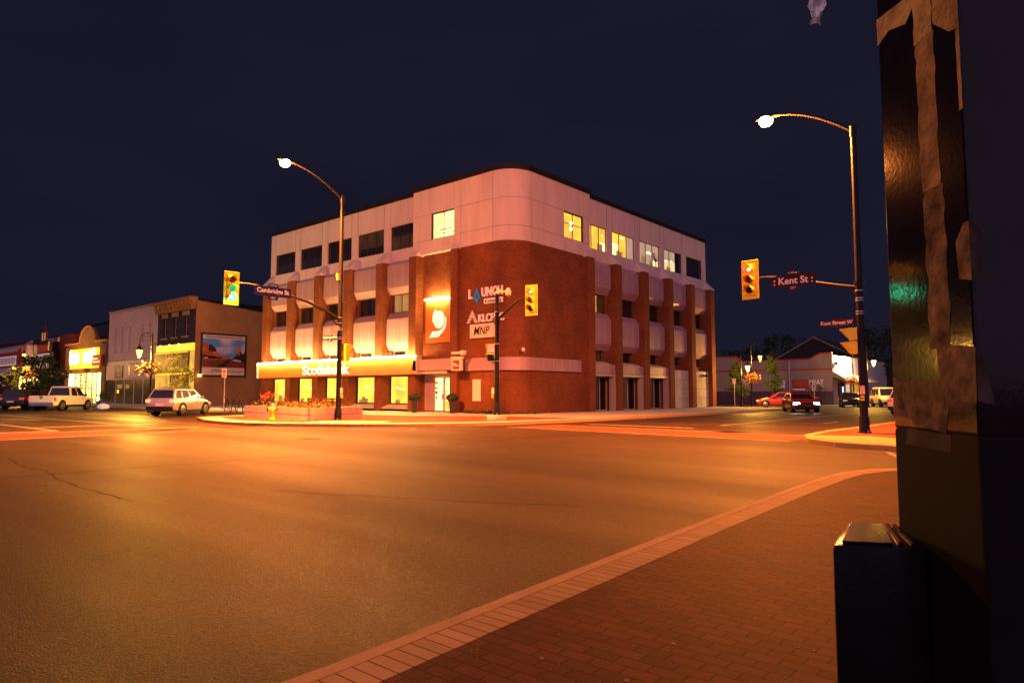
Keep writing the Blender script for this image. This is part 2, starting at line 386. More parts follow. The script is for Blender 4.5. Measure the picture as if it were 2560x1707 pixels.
_dg = None
def text_mesh(body, w, h, ext=.02, bold=0., shear=0.):
    """list of verts, faces of lettering fitted in w x h, x right, y up, centred"""
    cu = bpy.data.curves.new('t', 'FONT'); cu.body = body; cu.extrude = .5; cu.offset = bold; cu.shear = shear; cu.resolution_u = 3
    ob = bpy.data.objects.new('t', cu); COL.objects.link(ob)
    dg = bpy.context.evaluated_depsgraph_get()
    me = bpy.data.meshes.new_from_object(ob.evaluated_get(dg))
    vs = [v.co.copy() for v in me.vertices]; fs = [tuple(p.vertices) for p in me.polygons]
    bpy.data.objects.remove(ob); bpy.data.curves.remove(cu); bpy.data.meshes.remove(me)
    x0 = min(v.x for v in vs); x1 = max(v.x for v in vs); y0 = min(v.y for v in vs); y1 = max(v.y for v in vs)
    return [((v.x-(x0+x1)/2)/(x1-x0)*w, (v.y-(y0+y1)/2)/(y1-y0)*h, v.z*2*ext) for v in vs], fs

def axes(o, right, normal):
    """matrix: local x -> right, y -> world up, z -> normal, at o"""
    r = Vector(right).normalized(); n = Vector(normal).normalized(); u = n.cross(r)
    return Matrix(((r.x, u.x, n.x, o[0]), (r.y, u.y, n.y, o[1]), (r.z, u.z, n.z, o[2]), (0, 0, 0, 1)))
def put_text(mb, body, o, right, normal, w, h, m, ext=.02, bold=0., shear=0.):
    vs, fs = text_mesh(body, w, h, ext, bold, shear)
    old = mb.X; mb.X = axes(o, right, normal); mb.add(vs, fs, m); mb.X = old
    return mb

# the two street fronts of the bank: a runs along the front, o out of it
def P(side, a, o, z): return (a, -o, z) if side == 'L' else (o, a, z)
def fbox(mb, side, a0, a1, o0, o1, z0, z1, m):
    if side == 'L': return mb.box(a0, a1, -o1, -o0, z0, z1, m)
    return mb.box(o0, o1, a0, a1, z0, z1, m)
def fquad(mb, side, a0, a1, o, z0, z1, m):
    return mb.quad([P(side, a0, o, z0), P(side, a1, o, z0), P(side, a1, o, z1), P(side, a0, o, z1)], m)
def holed(mb, side, a0, a1, o0, o1, z0, z1, holes, m):
    A = sorted({a0, a1, *[h[0] for h in holes], *[h[1] for h in holes]}); Z = sorted({z0, z1, *[h[2] for h in holes], *[h[3] for h in holes]})
    for i in range(len(A)-1):
        for j in range(len(Z)-1):
            ca, cz = (A[i]+A[i+1])/2, (Z[j]+Z[j+1])/2
            if any(h[0] < ca < h[1] and h[2] < cz < h[3] for h in holes): continue
            fbox(mb, side, A[i], A[i+1], o0, o1, Z[j], Z[j+1], m)
def window(parent, side, a0, a1, z0, z1, o, secs, fm='frame_dark', t=.055, d=.07, name='window', cross=None):
    """secs: list of columns, each a list of (z fraction 0, fraction 1, material)"""
    n = len(secs); mb = MB()
    fbox(mb, side, a0, a1, o-d, o, z0, z0+t, fm); fbox(mb, side, a0, a1, o-d, o, z1-t, z1, fm)
    for i in range(n+1):
        c = a0+(a1-a0)*i/n; q0, q1 = (c, c+t) if i == 0 else ((c-t, c) if i == n else (c-t*.5, c+t*.5))
        fbox(mb, side, q0, q1, o-d, o, z0+t, z1-t, fm)
    if cross: fbox(mb, side, a0+t, a1-t, o-d+.005, o-.008, z0+(z1-z0)*cross-.02, z0+(z1-z0)*cross+.02, fm)
    f = mb.build(name, parent)
    pb = MB()
    for i, sec in enumerate(secs):
        c0, c1 = a0+(a1-a0)*i/n, a0+(a1-a0)*(i+1)/n
        for q0, q1, m in sec: fquad(pb, side, c0, c1, o-d*.6, z0+(z1-z0)*q0, z0+(z1-z0)*q1, m)
    pb.build('pane', f, recalc=False)
    return f

# ------------------------------------------------------------------ ground, roads, pavements
mb = MB(); mb.box(-1500, 1500, -1500, 1500, -.4, -.03, 'soil'); structure(mb, 'ground')
mb = MB(); mb.box(-260, 160, -70, 160, -.029, 0, 'asphalt'); structure(mb, 'road')
CORNER = [(-10.2, -13.6), (-9.3, -14.9), (-5.9, -16.1), (-3.2, -16.55), (-1.2, -16.5), (.4, -16.0), (1.9, -15.1), (3.4, -14.15), (4.7, -13.1), (5.7, -11.8), (6.6, -10.3), (7.1, -8.8), (7.5, -6), (7.8, -2.9), (7.95, 3), (7.95, 27.9)]
WEST = [(-130, -7.6), (-13.2, -7.6), (-12.1, -8.2), (-11.4, -9.6), (-10.8, -12.2)]
OUT = WEST+CORNER
def offs(path, d):
    res = []
    for i, p in enumerate(path):
        a = Vector(path[max(i-1, 0)]); b = Vector(path[min(i+1, len(path)-1)]); t = (b-a).normalized(); n = Vector((-t.y, t.x))
        res.append((p[0]+n.x*d, p[1]+n.y*d))
    return res
def strip(mb, path, d0, d1, z0, z1, m):
    a, b = offs(path, d0), offs(path, d1)
    for i in range(len(path)-1): mb.prism([a[i], a[i+1], b[i+1], b[i]], z0, z1, m)
    return mb
inner = offs(OUT, .22)
mb = MB(); mb.prism(inner+[(0, 27.9), (-130, 40)], -.02, .128, 'concrete'); structure(mb, 'pavement')
mb = MB(); strip(mb, OUT, 0, .22, -.02, .13, 'kerbstone'); structure(mb, 'kerb')
mb = MB(); pin = offs(CORNER[1:14], 1.15)
mb.prism(pin+[(5.2, -2.9), (1.8, -3.4), (-2.5, -6.2), (-7.5, -7.0)], .1281, .1325, 'paver_far'); structure(mb, 'paving')
mb = MB(); mb.prism([(.7, -15.0), (2.2, -14.1), (3.6, -13.0), (2.6, -11.5), (1.2, -12.4), (-.1, -13.2)], .1326, .137, 'concrete'); structure(mb, 'pavement_ramp')
# near pavement
NEAR = [(23.84, -46), (23.84, -31), (23.82, -29.3), (23.76, -28.2), (23.70, -27.0), (23.62, -25.4), (23.55, -23.6), (23.47, -21.4), (23.46, -20.2), (23.5, -19.3), (23.75, -18.4), (24.5, -17.6), (26, -17.2), (60, -17.2)]
NEARr = NEAR[::-1]
mb = MB(); strip(mb, NEAR, 0, -.1, -.02, .13, 'kerbstone'); structure(mb, 'kerb')
mb = MB(); strip(mb, NEAR, -.104, -.335, -.02, .129, 'soldier'); structure(mb, 'pavement_border')
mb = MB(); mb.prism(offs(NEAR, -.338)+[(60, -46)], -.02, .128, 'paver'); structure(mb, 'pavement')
# far right corner
NE = [(19.9, 120), (19.9, -3), (19.7, -7), (19.9, -9.6), (20.5, -11.2), (21.5, -12.2), (23.2, -12.7), (60, -13)]
mb = MB(); mb.prism(offs(NE, .25)+[(60, 120)], -.02, .128, 'paver_far'); structure(mb, 'pavement')
mb = MB(); strip(mb, NE, 0, .25, -.02, .13, 'kerbstone'); structure(mb, 'kerb')
mb = MB(); mb.prism([(20.15, -9.6), (20.7, -10.95), (21.6, -11.9), (23.2, -12.4), (23.6, -10.4), (21.6, -8.9)], .1281, .134, 'kerbstone'); structure(mb, 'pavement_ramp')
# markings
def line(mb, a, b, w, m='paint_white', z=.004):
    a, b = Vector(a), Vector(b); t = (b-a).normalized(); n = Vector((-t.y, t.x))*w/2
    mb.quad([(*(a-n), z), (*(b-n), z), (*(b+n), z), (*(a+n), z)], m)
mb = MB()
line(mb, (1.9, -31), (1.35, -20.5), .13); line(mb, (1.35, -20.5), (2.4, -17.9), .11, 'paint_worn')
line(mb, (-1.5, -31), (-1.75, -18.2), .13)
structure(mb, 'crosswalk_line', recalc=False)
mb = MB(); mb.quad([(-1.42, -31, .003), (1.8, -31, .003), (1.25, -20.3, .003), (1.6, -18.2, .003), (-1.66, -18.2, .003)], 'paver_far'); structure(mb, 'crosswalk_paving', recalc=False)
mb = MB(); line(mb, (-80, -23.2), (-2.6, -23.1), .14); line(mb, (-6, -23), (-5.9, -18.2), .3); line(mb, (-2.5, -30.5), (-2.7, -23.2), .3)
line(mb, (-60, -19.6), (-7, -19.6), .12)
structure(mb, 'road_marking', recalc=False)
mb = MB(); line(mb, (-17.8, -21.4), (-15.4, -20.7), .22)
mb.quad([(-15.5, -20.45, .0042), (-15.3, -20.95, .0042), (-14.6, -20.35, .0042)], 'paint_white'); structure(mb, 'lane_arrow', recalc=False)
mb = MB(); line(mb, (8.3, -10.15), (19.9, -10.9), .13, 'paint_worn'); line(mb, (8.6, -7.2), (19.8, -7.6), .13, 'paint_worn'); line(mb, (9.2, -5.6), (14.5, -5.9), .35, 'paint_worn')
structure(mb, 'crosswalk_line', recalc=False)
mb = MB(); mb.quad([(8.3, -10.05, .003), (19.9, -10.8, .003), (19.8, -7.7, .003), (8.6, -7.3, .003)], 'paver_far'); structure(mb, 'crosswalk_paving', recalc=False)
mb = MB(); line(mb, (14.4, -3), (14.4, 110), .14); line(mb, (19.4, -4.6), (19.4, -1.0), .12); line(mb, (17.2, 2), (17.2, 4.5), .12)
structure(mb, 'road_marking', recalc=False)
mb = MB(); line(mb, (24.2, -16.6), (22.9, -13.0), .13, 'paint_worn'); line(mb, (28, -16.6), (26.4, -13.0), .13, 'paint_worn'); structure(mb, 'crosswalk_line', recalc=False)
for (x, y, r, lb) in ((8.2, -19.4, .42, 'dark cast iron manhole cover in the middle of the crossing'), (5.0, -27.4, .4, 'dark manhole cover in the road at the left edge of the photo')):
    mb = MB(); mb.cyl((x, y, -.01), (x, y, .005), r, r, 'iron', 24)
    for k in range(6): mb.box(x-r*.7, x+r*.7, y-r*.6+k*r*.22, y-r*.53+k*r*.22, .005, .009, 'iron')
    tag(mb.build('manhole_cover'), lb, 'manhole', 'manhole covers in the road')

M['tar'] = mat('tar_seal', (.013, .01, .009), .8, var=.3, scale=5)
mb = MB(); rnd = random.Random(19)
for (a, b, w_) in (((-30, -21.4), (9, -20.2), .02), ((6.2, -30.5), (10.5, -13.5), .03), ((12.6, -29), (14.2, 6), .035), ((-9, -26.5), (17, -27.6), .016), ((17.5, -26), (21.8, -24.2), .022)):
    a, b = Vector(a), Vector(b); t = (b-a).normalized(); nn = Vector((-t.y, t.x)); n_ = int((b-a).length/.35); pts = []; o_ = 0
    for k in range(n_+1): o_ = o_*.9+rnd.uniform(-.07, .07); pts.append(a+(b-a)*k/n_+nn*o_)
    for k in range(n_):
        w1, w2 = w_*rnd.uniform(.5, 1.2), w_*rnd.uniform(.5, 1.2)
        mb.quad([(*(pts[k]-nn*w1), .0022), (*(pts[k+1]-nn*w2), .0022), (*(pts[k+1]+nn*w2), .0022), (*(pts[k]+nn*w1), .0022)], 'tar')
structure(mb, 'road_seam', recalc=False)

# ------------------------------------------------------------------ the bank building
ZT, ZC = 15.34, 15.66
bank = thing('bank_building', 'red brick three storey corner bank with white rounded upper floor and brick piers', 'building', (0, 0, .13))
WL = [(-27.7, -24.54), (-23.75, -20.56), (-19.8, -16.57), (-15.77, -12.6), (-11.84, -8.84)]
WR = [(7.83, 10.7), (11.45, 14.72), (15.52, 18.81), (19.59, 22.84), (23.66, 26.86)]
ZS, ZB, ZW = 11.73, 10.88, 13.52
CX, CY, CR, CO = -1.32, 1.32, 1.75, .43
def arcp(o, n=14):
    r = CR+(o-CO)
    return [(CX+r*math.sin(t), CY-r*math.cos(t)) for t in [PI/2*i/n for i in range(n+1)]]
def cpath(o, al, ar): return [(al, -o)]+arcp(o)+[(o, ar)]
def wrap(mb, al, ar, o0, o1, z0, z1, m):
    a, b = cpath(o0, al, ar), cpath(o1, al, ar)
    for i in range(len(a)-1): mb.prism([b[i], b[i+1], a[i+1], a[i]], z0, z1, m)
# brick body
mb = MB()
mb.box(-28.42, -.6, .35, 27.55, .0, 15.2, 'brick')
for (a0, a1) in WL:
    holed(mb, 'L', a0, a1, -.34, 0, .1, ZB, [(a0, a1, .62, 2.62), (a0+.32, a1-.0, 7.15, 8.48), (a0+.32, a1-.0, 3.8, 4.42)], 'brick')
for i, (a0, a1) in enumerate(WR):
    hs = [(a0, a1-.34, 7.15, 8.46), (a0, a1-.5, 3.68, 4.42)]
    if i < 3: hs.append((a0+.1, a1-.1, .14, 2.58))
    holed(mb, 'R', a0, a1, -.59, 0, .1, ZB, hs, 'brick')
holed(mb, 'L', -8.1, -4.8, -.34, .1, .1, ZB, [(-7.9, -5.0, .2, 2.66)], 'brick')
mb.box(-4.8, -.62, -.2, .34, .1, 10.9, 'brick')
wrap(mb, -4.16, 7.06, .1, .42, .1, ZB, 'brick')
mb.build('brick_wall', bank)
# white upper storey
mb = MB()
for side, W in (('L', WL), ('R', WR)):
    lo, hi = (-28.45, -8.84) if side == 'L' else (7.83, 27.62); mb = MB()
    holed(mb, side, lo, hi, -.3, 0, ZB, ZT, [(a0, a1, ZS, ZW) for a0, a1 in W], 'white_wall')
    mb.build('upper_wall', bank)
mb = MB(); mb.box(-28.45, -28.15, .3, 27.3, ZB, ZT, 'white_wall'); mb.build('end_wall', bank)
mb = MB()
for side, W in (('L', WL), ('R', WR)):          # the vertical joints of the bays
    for a0, a1 in W:
        for a in (a0, a1): mb = MB(); fbox(mb, side, a-.012, a+.012, -.01, .004, ZW, ZT, 'joint'); mb.build('panel_joint', bank)
mb = MB()
zj = [ZB, 11.82, 13.61, ZT+.06]
def panels(al, ar, side):
    for k in range(3):
        yield (al, ar, zj[k]+(.012 if k else 0), zj[k+1]-.012)
for k in range(3):
    z0, z1 = zj[k]+(.012 if k else 0), zj[k+1]-.012
    segs = [(-8.84, -8.14), (-8.116, -7.0), (-6.98, -4.80), (-4.78, -4.16), (-4.136, -1.34)]
    for (a0, a1) in segs:
        if k == 1 and a0 == -6.98: continue
        fbox(mb, 'L', a0, a1, .1, .43, z0, z1, 'white_wall')
    for (a0, a1) in [(1.34, 4.76), (4.78, 7.03), (7.05, 7.83)]:
        if k == 1 and a0 == 4.78: continue
        fbox(mb, 'R', a0, a1, .1, .43, z0, z1, 'white_wall')
    a, b = arcp(.1), arcp(.43)
    for i in range(len(a)-1): mb.prism([b[i], b[i+1], a[i+1], a[i]], z0, z1, 'white_wall')
mb.build('corner_panels', bank, smooth=True)
mb = MB(); wrap(mb, -8.8, 7.8, .05, .405, ZB+.02, 11.82, 'joint'); wrap(mb, -8.8, 7.8, .05, .405, 13.61, ZT, 'joint')
for (a0, a1) in [(-8.8, -6.98), (-4.8, -1.32)]: fbox(mb, 'L', a0, a1, .05, .405, 11.82, 13.61, 'joint')
for (a0, a1) in [(1.32, 4.78), (7.03, 7.8)]: fbox(mb, 'R', a0, a1, .05, .405, 11.82, 13.61, 'joint')
a, b = arcp(.05), arcp(.405)
for i in range(len(a)-1): mb.prism([b[i], b[i+1], a[i+1], a[i]], 11.82, 13.61, 'joint')
mb.build('panel_backing', bank)
# dark parapet cap and roof
mb = MB()
mb.box(-28.5, -8.87, -.06, .5, ZT+.002, ZC, 'cap_dark'); mb.box(-.5, .06, 7.86, 27.68, ZT+.002, ZC, 'cap_dark')
wrap(mb, -8.87, 7.86, -.2, .5, ZT+.062, ZC+.08, 'cap_dark')
mb.box(-28.5, -28.1, .5, 27.6, ZT+.002, ZC, 'cap_dark')
mb.build('parapet_cap', bank)
mb = MB(); mb.box(-28.2, -.6, .5, 27.4, 15.21, 15.3, 'cap_dark'); mb.box(-20, -14, 8, 13, 15.3, 16.2, 'cap_dark'); mb.build('roof', bank)
# piers with sloped caps
def pier(side, a0, a1, depth=.7, base=.1, o_in=-.1):
    mb = MB(); fbox(mb, side, a0, a1, o_in, depth, base, 10.80, 'brick'); mb.build('brick_pier', bank)
    mb = MB()
    q = lambda a, o, z: P(side, a, o, z)
    e = .02; zt = 11.66
    vs = [q(a0-e, o_in, 10.80), q(a0-e, depth+e, 10.80), q(a1+e, depth+e, 10.80), q(a1+e, o_in, 10.80),
          q(a0-e, depth+e, 10.86), q(a1+e, depth+e, 10.86), q(a0+.12, .03, zt), q(a1-.12, .03, zt), q(a0-e, .0, 10.9), q(a1+e, .0, 10.9)]
    fs = [(0, 3, 2, 1), (1, 2, 5, 4), (4, 5, 7, 6), (0, 1, 4, 8), (3, 9, 5, 2), (8, 4, 6), (9, 7, 5), (0, 8, 9, 3), (8, 6, 7, 9)]
    mb.add(vs, fs, 'white_wall'); mb.build('pier_cap', bank)
for a in (-28.45, -24.54, -20.56, -16.57, -12.6): pier('L', a, a+.77)
pier('L', -8.84, -8.1, .78); pier('L', -4.8, -4.17, .72, o_in=.1)
for a in (10.7, 14.72, 18.81, 22.84, 26.86): pier('R', a, a+.75, .8)
pier('R', 7.06, 7.83, .82)
# metal oriel panels
def oriel(side, a0, a1):
    for (zb0, zb1, zf0, zf1) in ((8.48, 10.87, 8.93, 10.56), (4.42, 7.13, 4.88, 6.65)):
        mb = MB(); i = .2; o = .42
        back = [P(side, a0+.01, .004, zb0), P(side, a1-.01, .004, zb0), P(side, a1-.01, .004, zb1), P(side, a0+.01, .004, zb1)]
        front = [P(side, a0+i, o, zf0), P(side, a1-i, o, zf0), P(side, a1-i, o, zf1), P(side, a0+i, o, zf1)]
        mb.frust(back, front, 'metal_panel')
        for k in (1, 2):
            a = a0+i+(a1-a0-2*i)*k/3; fbox(mb, side, a-.018, a+.018, o-.01, o+.008, zf0+.01, zf1-.01, 'metal_rib')
        mb.build('spandrel_panel', bank)
for a0, a1 in WL: oriel('L', a0, a1)
for a0, a1 in WR: oriel('R', a0, a1)
# upper windows
D3 = [[(0, 1, 'glass_dark')]]*3
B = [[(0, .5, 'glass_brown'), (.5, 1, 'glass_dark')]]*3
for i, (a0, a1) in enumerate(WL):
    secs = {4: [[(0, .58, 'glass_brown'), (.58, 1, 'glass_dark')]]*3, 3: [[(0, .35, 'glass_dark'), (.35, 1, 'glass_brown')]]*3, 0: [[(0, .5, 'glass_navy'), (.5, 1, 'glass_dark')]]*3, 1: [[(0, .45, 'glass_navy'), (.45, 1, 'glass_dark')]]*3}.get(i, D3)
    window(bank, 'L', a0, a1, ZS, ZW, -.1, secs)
Y = [(0, 1, 'lit_yellow')]; BE = [(0, 1, 'lit_beige')]; DK = [(0, 1, 'glass_navy')]
RS = [[Y, Y, [(0, .38, 'lit_yellow_hot'), (.38, 1, 'lit_yellow')]], [[(0, .52, 'lit_yellow_hot'), (.52, 1, 'lit_yellow')], Y, BE],
      [BE, [(0, .5, 'lit_beige'), (.5, .62, 'lit_beige_hot'), (.62, 1, 'lit_beige')], [(0, .3, 'lit_beige_hot'), (.3, .75, 'lit_beige'), (.75, 1, 'lit_beige')]],
      [[(0, .5, 'lit_beige_hot'), (.5, 1, 'lit_beige')], [(0, .5, 'lit_beige_hot'), (.5, 1, 'lit_beige')], DK], [DK, DK, DK]]
for (a0, a1), s in zip(WR, RS): window(bank, 'R', a0, a1, ZS, ZW, -.1, s)
window(bank, 'L', -6.98, -4.80, 11.82, 13.61, .3, [[(0, 1, 'lit_white')]]*2, 'frame_dark')
window(bank, 'R', 4.78, 7.03, 11.82, 13.61, .3, [Y, [(0, .6, 'lit_yellow'), (.6, 1, 'lit_yellow')]], 'frame_dark', cross=.58)
# ceiling lamps and a desk seen behind the lit panes
mb = MB(); fbox(mb, 'L', -6.3, -5.0, .255, .27, 12.36, 12.44, 'lit_dim'); fbox(mb, 'L', -6.1, -4.9, .255, .27, 12.12, 12.18, 'lit_dim'); fbox(mb, 'L', -6.3, -6.24, .255, .27, 11.9, 12.4, 'lit_dim'); mb.build('interior_railing', bank)
mb = MB()
for z in (12.95, 12.55): mb.lathe([(.02, -.13), (.13, 0), (.02, .13)], (.27, 5.75, z), 'hall_lamp', 10)
mb.build('ceiling_lamp', bank)
mb = MB(); mb.leaves(lambda r: (-.128+r.uniform(0, .02), 18.1+r.gauss(0, .18), 12.45+r.gauss(0, .24)), 70, .16, ['leaf_dark'], random.Random(3)); mb.box(-.14, -.12, 18.0, 18.15, 11.8, 12.2, 'lit_white'); mb.build('window_plant', bank)
for ws, spots in ((0, ((8.05, 13.1, .3), (8.0, 12.35, .22), (10.2, 12.9, .12))), (1, ((11.75, 12.55, .5), (12.9, 13.2, .3))), (2, ((17.0, 12.75, .4),)), (3, ((20.0, 12.5, .3), (21.0, 12.6, .25)))):
    mb = MB()
    for a, z, w_ in spots: fbox(mb, 'R', a, a+w_, -.139, -.133, z, z+.09, 'hall_lamp')
    mb.build('ceiling_lamp', bank)
for ws, (a, w_, h_) in enumerate(((9.6, .7, .5), (12.2, .9, .35), (16.0, .6, .55), (17.3, .5, .3), (20.2, .7, .25))):
    mb = MB(); fbox(mb, 'R', a, a+w_, -.139, -.134, ZS+.06, ZS+.06+h_, 'lit_dim'); fbox(mb, 'R', a+w_*.2, a+w_*.45, -.139, -.134, ZS+.06+h_, ZS+.2+h_, 'lit_dim'); mb.build('interior_furniture', bank)
# middle windows
for i, (a0, a1) in enumerate(WL):
    s = [[(0, 1, 'glass_dark')], [(0, 1, 'glass_navy')]] if i != 4 else [[(0, 1, 'lit_dim')], [(0, 1, 'lit_dim')], [(0, 1, 'lit_beige')]]
    window(bank, 'L', a0+.32, a1, 7.15, 8.48, -.12, s)
for i, (a0, a1) in enumerate(WR):
    s = [[(0, 1, 'glass_dark')]]*2 if i else [[(0, 1, 'lit_amber')], [(0, 1, 'lit_amber')], [(0, 1, 'glass_brown')]]
    window(bank, 'R', a0, a1-.34, 7.15, 8.46, -.12, s)
# clerestory strip
for a0, a1 in WL: window(bank, 'L', a0+.32, a1, 3.8, 4.42, -.15, [[(0, 1, 'glass_brown')], [(0, 1, 'lit_cler')]], 'frame_grey')
for i, (a0, a1) in enumerate(WR):
    s = [[(0, 1, 'glass_brown')]]*2 if i in (0,) else ([[(0, 1, 'lit_pale')], [(0, 1, 'lit_pale')], [(0, 1, 'glass_dark')]] if i in (1, 2) else [[(0, 1, 'glass_dark')]]*2)
    window(bank, 'R', a0, a1-.5, 3.68, 4.42, -.3, s)
# ground floor, left: big bank windows with stone sills
for i, (a0, a1) in enumerate(WL):
    window(bank, 'L', a0+.02, a1-.02, .62, 2.62, -.16, [[(0, 1, 'lit_bank')]], 'frame_dark', t=.06)
    mb = MB(); mb.frust([P('L', a0+.02, -.1, .4), P('L', a1-.02, -.1, .4), P('L', a1-.02, -.1, .62), P('L', a0+.02, -.1, .62)], [P('L', a0+.02, .66, .28), P('L', a1-.02, .66, .28), P('L', a1-.02, .66, .37), P('L', a0+.02, .66, .37)], 'concrete'); mb.build('window_sill', bank)
    mb = MB(); r = random.Random(i)
    for k in range(3):
        a = r.uniform(a0+.5, a1-.4); z = 1.75+r.uniform(-.15, .2); fbox(mb, 'L', a, a+.22, -.2, -.19, z, z+.06, 'hall_lamp')
    for k in range(4):
        a = r.uniform(a0+.2, a1-.7); fbox(mb, 'L', a, a+r.uniform(.2, .6), -.199, -.192, .68, .68+r.uniform(.15, .5), 'lit_dim')
    mb.build('interior_furniture', bank)
# ground floor, right: grey fascia, glazed doors, pale shutters
for i, (a0, a1) in enumerate(WR):
    if i < 3:
        mb = MB(); fbox(mb, 'R', a0+.01, a1-.01, .0, .62, 2.78, 3.42, 'metal_panel')
        for k in (1, 2): a = a0+(a1-a0)*k/3; fbox(mb, 'R', a-.015, a+.015, .6, .628, 2.79, 3.41, 'metal_rib')
        mb.build('fascia_panel', bank)
        mb = MB(); fbox(mb, 'R', a0+.01, a1-.01, .1, .66, 2.58, 2.75, 'frame_grey'); fbox(mb, 'R', a1-.28, a1-.02, .25, .64, .14, 2.579, 'frame_grey'); fbox(mb, 'R', a0+.02, a0+.2, .25, .64, .14, 2.579, 'frame_grey'); mb.build('entrance_frame', bank)
        s = {0: [[(0, 1, 'glass_brown')], [(0, 1, 'glass_dark')], [(0, 1, 'glass_dark')]], 1: [[(0, .6, 'glass_brown'), (.6, 1, 'lit_yellow_hot')], [(0, 1, 'glass_brown')], [(0, 1, 'glass_dark')]], 2: [[(0, 1, 'glass_dark')]]*3}[i]
        window(bank, 'R', a0+.1, a1-.1, .14, 2.58, -.1, s, 'frame_grey', name='glazed_door')
        mb = MB(); mb.frust([P('R', a0+.01, -.05, 3.44), P('R', a1-.5, -.05, 3.44), P('R', a1-.5, -.05, 3.66), P('R', a0+.01, -.05, 3.66)], [P('R', a0+.01, .6, 3.43), P('R', a1-.5, .6, 3.43), P('R', a1-.5, .6, 3.46), P('R', a0+.01, .6, 3.46)], 'concrete'); mb.build('window_sill', bank)
    else:
        mb = MB(); fbox(mb, 'R', a0+.01, a1-.01, .02, .4, .14, 3.3, 'concrete')
        for z in (.95, 1.75, 2.5): fbox(mb, 'R', a0+.02, a1-.02, .39, .404, z, z+.02, 'joint')
        mb.build('shutter_panel', bank)
mb = MB(); mb.cyl((.4, 26.0, 2.95), (.75, 25.7, 2.9), .11, .13, 'frame_dark'); mb.box(.38, .42, 25.9, 26.15, 2.85, 3.1, 'frame_dark'); mb.build('security_camera', bank)
# grey band round the corner
mb = MB(); wrap(mb, -3.55, 6.45, .3, .58, 2.8, 3.6, 'metal_panel')
for a in (2.3, 3.3, 4.2, 5.1, 5.85): fbox(mb, 'R', a-.02, a+.02, .57, .588, 2.81, 3.59, 'metal_rib')
mb.build('corner_band', bank, smooth=True)
for pt in ((-1.4, -.62, 4.05), (.55, .3, 4.05)):
    mb = MB(); mb.lathe([(.03, -.14), (.1, -.09), (.12, 0), (.07, .1), (.02, .12)], pt, 'sign_cream', 12); mb.cyl((pt[0], pt[1], pt[2]-.1), (pt[0]-.1, pt[1]+.25, pt[2]-.15), .04, .04, 'steel', 8); mb.build('floodlight', bank)
mb = MB(); fbox(mb, 'L', -3.0, -2.3, .41, .445, .9, 2.25, 'sign_cream'); mb.build('wall_notice', bank)
# entrance
mb = MB(); fbox(mb, 'L', -8.09, -4.2, .05, 1.05, 2.88, 3.62, 'metal_panel'); mb.build('door_canopy', bank, bevel=.02)
mb = MB(); fbox(mb, 'L', -8.05, -4.85, .1, .92, 2.66, 2.86, 'frame_grey'); mb.build('door_header', bank)
mb = MB(); fbox(mb, 'L', -7.9, -7.8, -.1, .06, .14, 2.66, 'frame_grey'); fbox(mb, 'L', -7.8, -7.05, -.06, -.02, .14, 2.66, 'metal_panel'); fbox(mb, 'L', -5.12, -5.0, -.1, .06, .14, 2.66, 'frame_grey'); fbox(mb, 'L', -7.05, -5.12, -.08, 0, 2.5, 2.66, 'frame_grey'); mb.build('door_surround', bank)
for (a0, a1, hx) in ((-7.05, -6.08, -6.2), (-6.08, -5.12, -5.98)):
    f = window(bank, 'L', a0, a1, .14, 2.5, -.02, [[(0, 1, 'lit_door')]], 'frame_grey', t=.1, name='entrance_door')
    mb = MB(); fbox(mb, 'L', hx-.03, hx+.07, -.02, .05, .95, 1.35, 'frame_grey'); mb.build('handle', f)
    mb = MB()
    if hx < -6.1:
        for z, w in ((2.0, .1), (1.7, .13), (1.35, .1), (1.0, .06)): fbox(mb, 'L', a0+.22-w, a0+.22+w, -.055, -.05, z, z+(.16 if w < .12 else .07), 'bank_red' if z > 1.9 else 'sign_black')
    else:
        for z in (1.9, 1.45): fbox(mb, 'L', a0+.15, a0+.3, -.055, -.05, z, z+.14, 'lit_amber')
        fbox(mb, 'L', a0+.12, a1-.14, -.055, -.05, .3, .85, 'lit_yellow')
    mb.build('door_sticker', f)
mb = MB(); fbox(mb, 'L', -8.0, -4.9, .0, .5, .1, .145, 'concrete'); mb.build('door_step', bank)

# signs on the bank
sg = thing('fascia_sign', 'long red bank fascia sign glowing under a row of lamps above the lit windows', 'shop sign', (-18, -.9, 2.65))
mb = MB(); fbox(mb, 'L', -28.2, -7.55, .72, 1.05, 2.66, 3.85, 'bank_red'); mb.build('sign_panel', sg, bevel=.02)
mb = MB(); fbox(mb, 'L', -7.545, -7.5, .7, 1.2, 2.64, 3.95, 'frame_grey'); fbox(mb, 'L', -28.25, -28.205, .7, 1.2, 2.64, 3.95, 'frame_grey'); fbox(mb, 'L', -28.2, -7.55, .7, 1.0, 3.86, 3.9, 'frame_grey'); mb.build('sign_frame', sg)
mb = MB(); put_text(mb, 'Scotiabank', (-18.2, -1.09, 3.2), (1, 0, 0), (0, -1, 0), 6.2, .82, 'sign_white', .04, .02); mb.build('sign_letters', sg)
for k in range(7):
    a = -28.1+k*2.93
    mb = MB(); mb.cyl((a, -1.2, 3.9), (a+2.85, -1.2, 3.9), .03, .03, 'tube', 8); mb.build('light_tube', sg)
mb = MB()
for k in range(8): mb.tube([(-28.12+k*2.92, -.98, 3.88), (-28.12+k*2.92, -1.12, 4.0), (-28.12+k*2.92, -1.2, 3.91)], .015, 'frame_grey', 6)
mb.build('lamp_bracket', sg)
lg = thing('logo_sign', 'square red sign with white globe and swoosh emblem above the bank door', 'shop sign', (-6.4, -.15, 4.78))
mb = MB(); fbox(mb, 'L', -7.62, -5.25, .12, .28, 4.78, 7.72, 'bank_red'); mb.build('sign_panel', lg, bevel=.015)
mb = MB(); yy = -.285
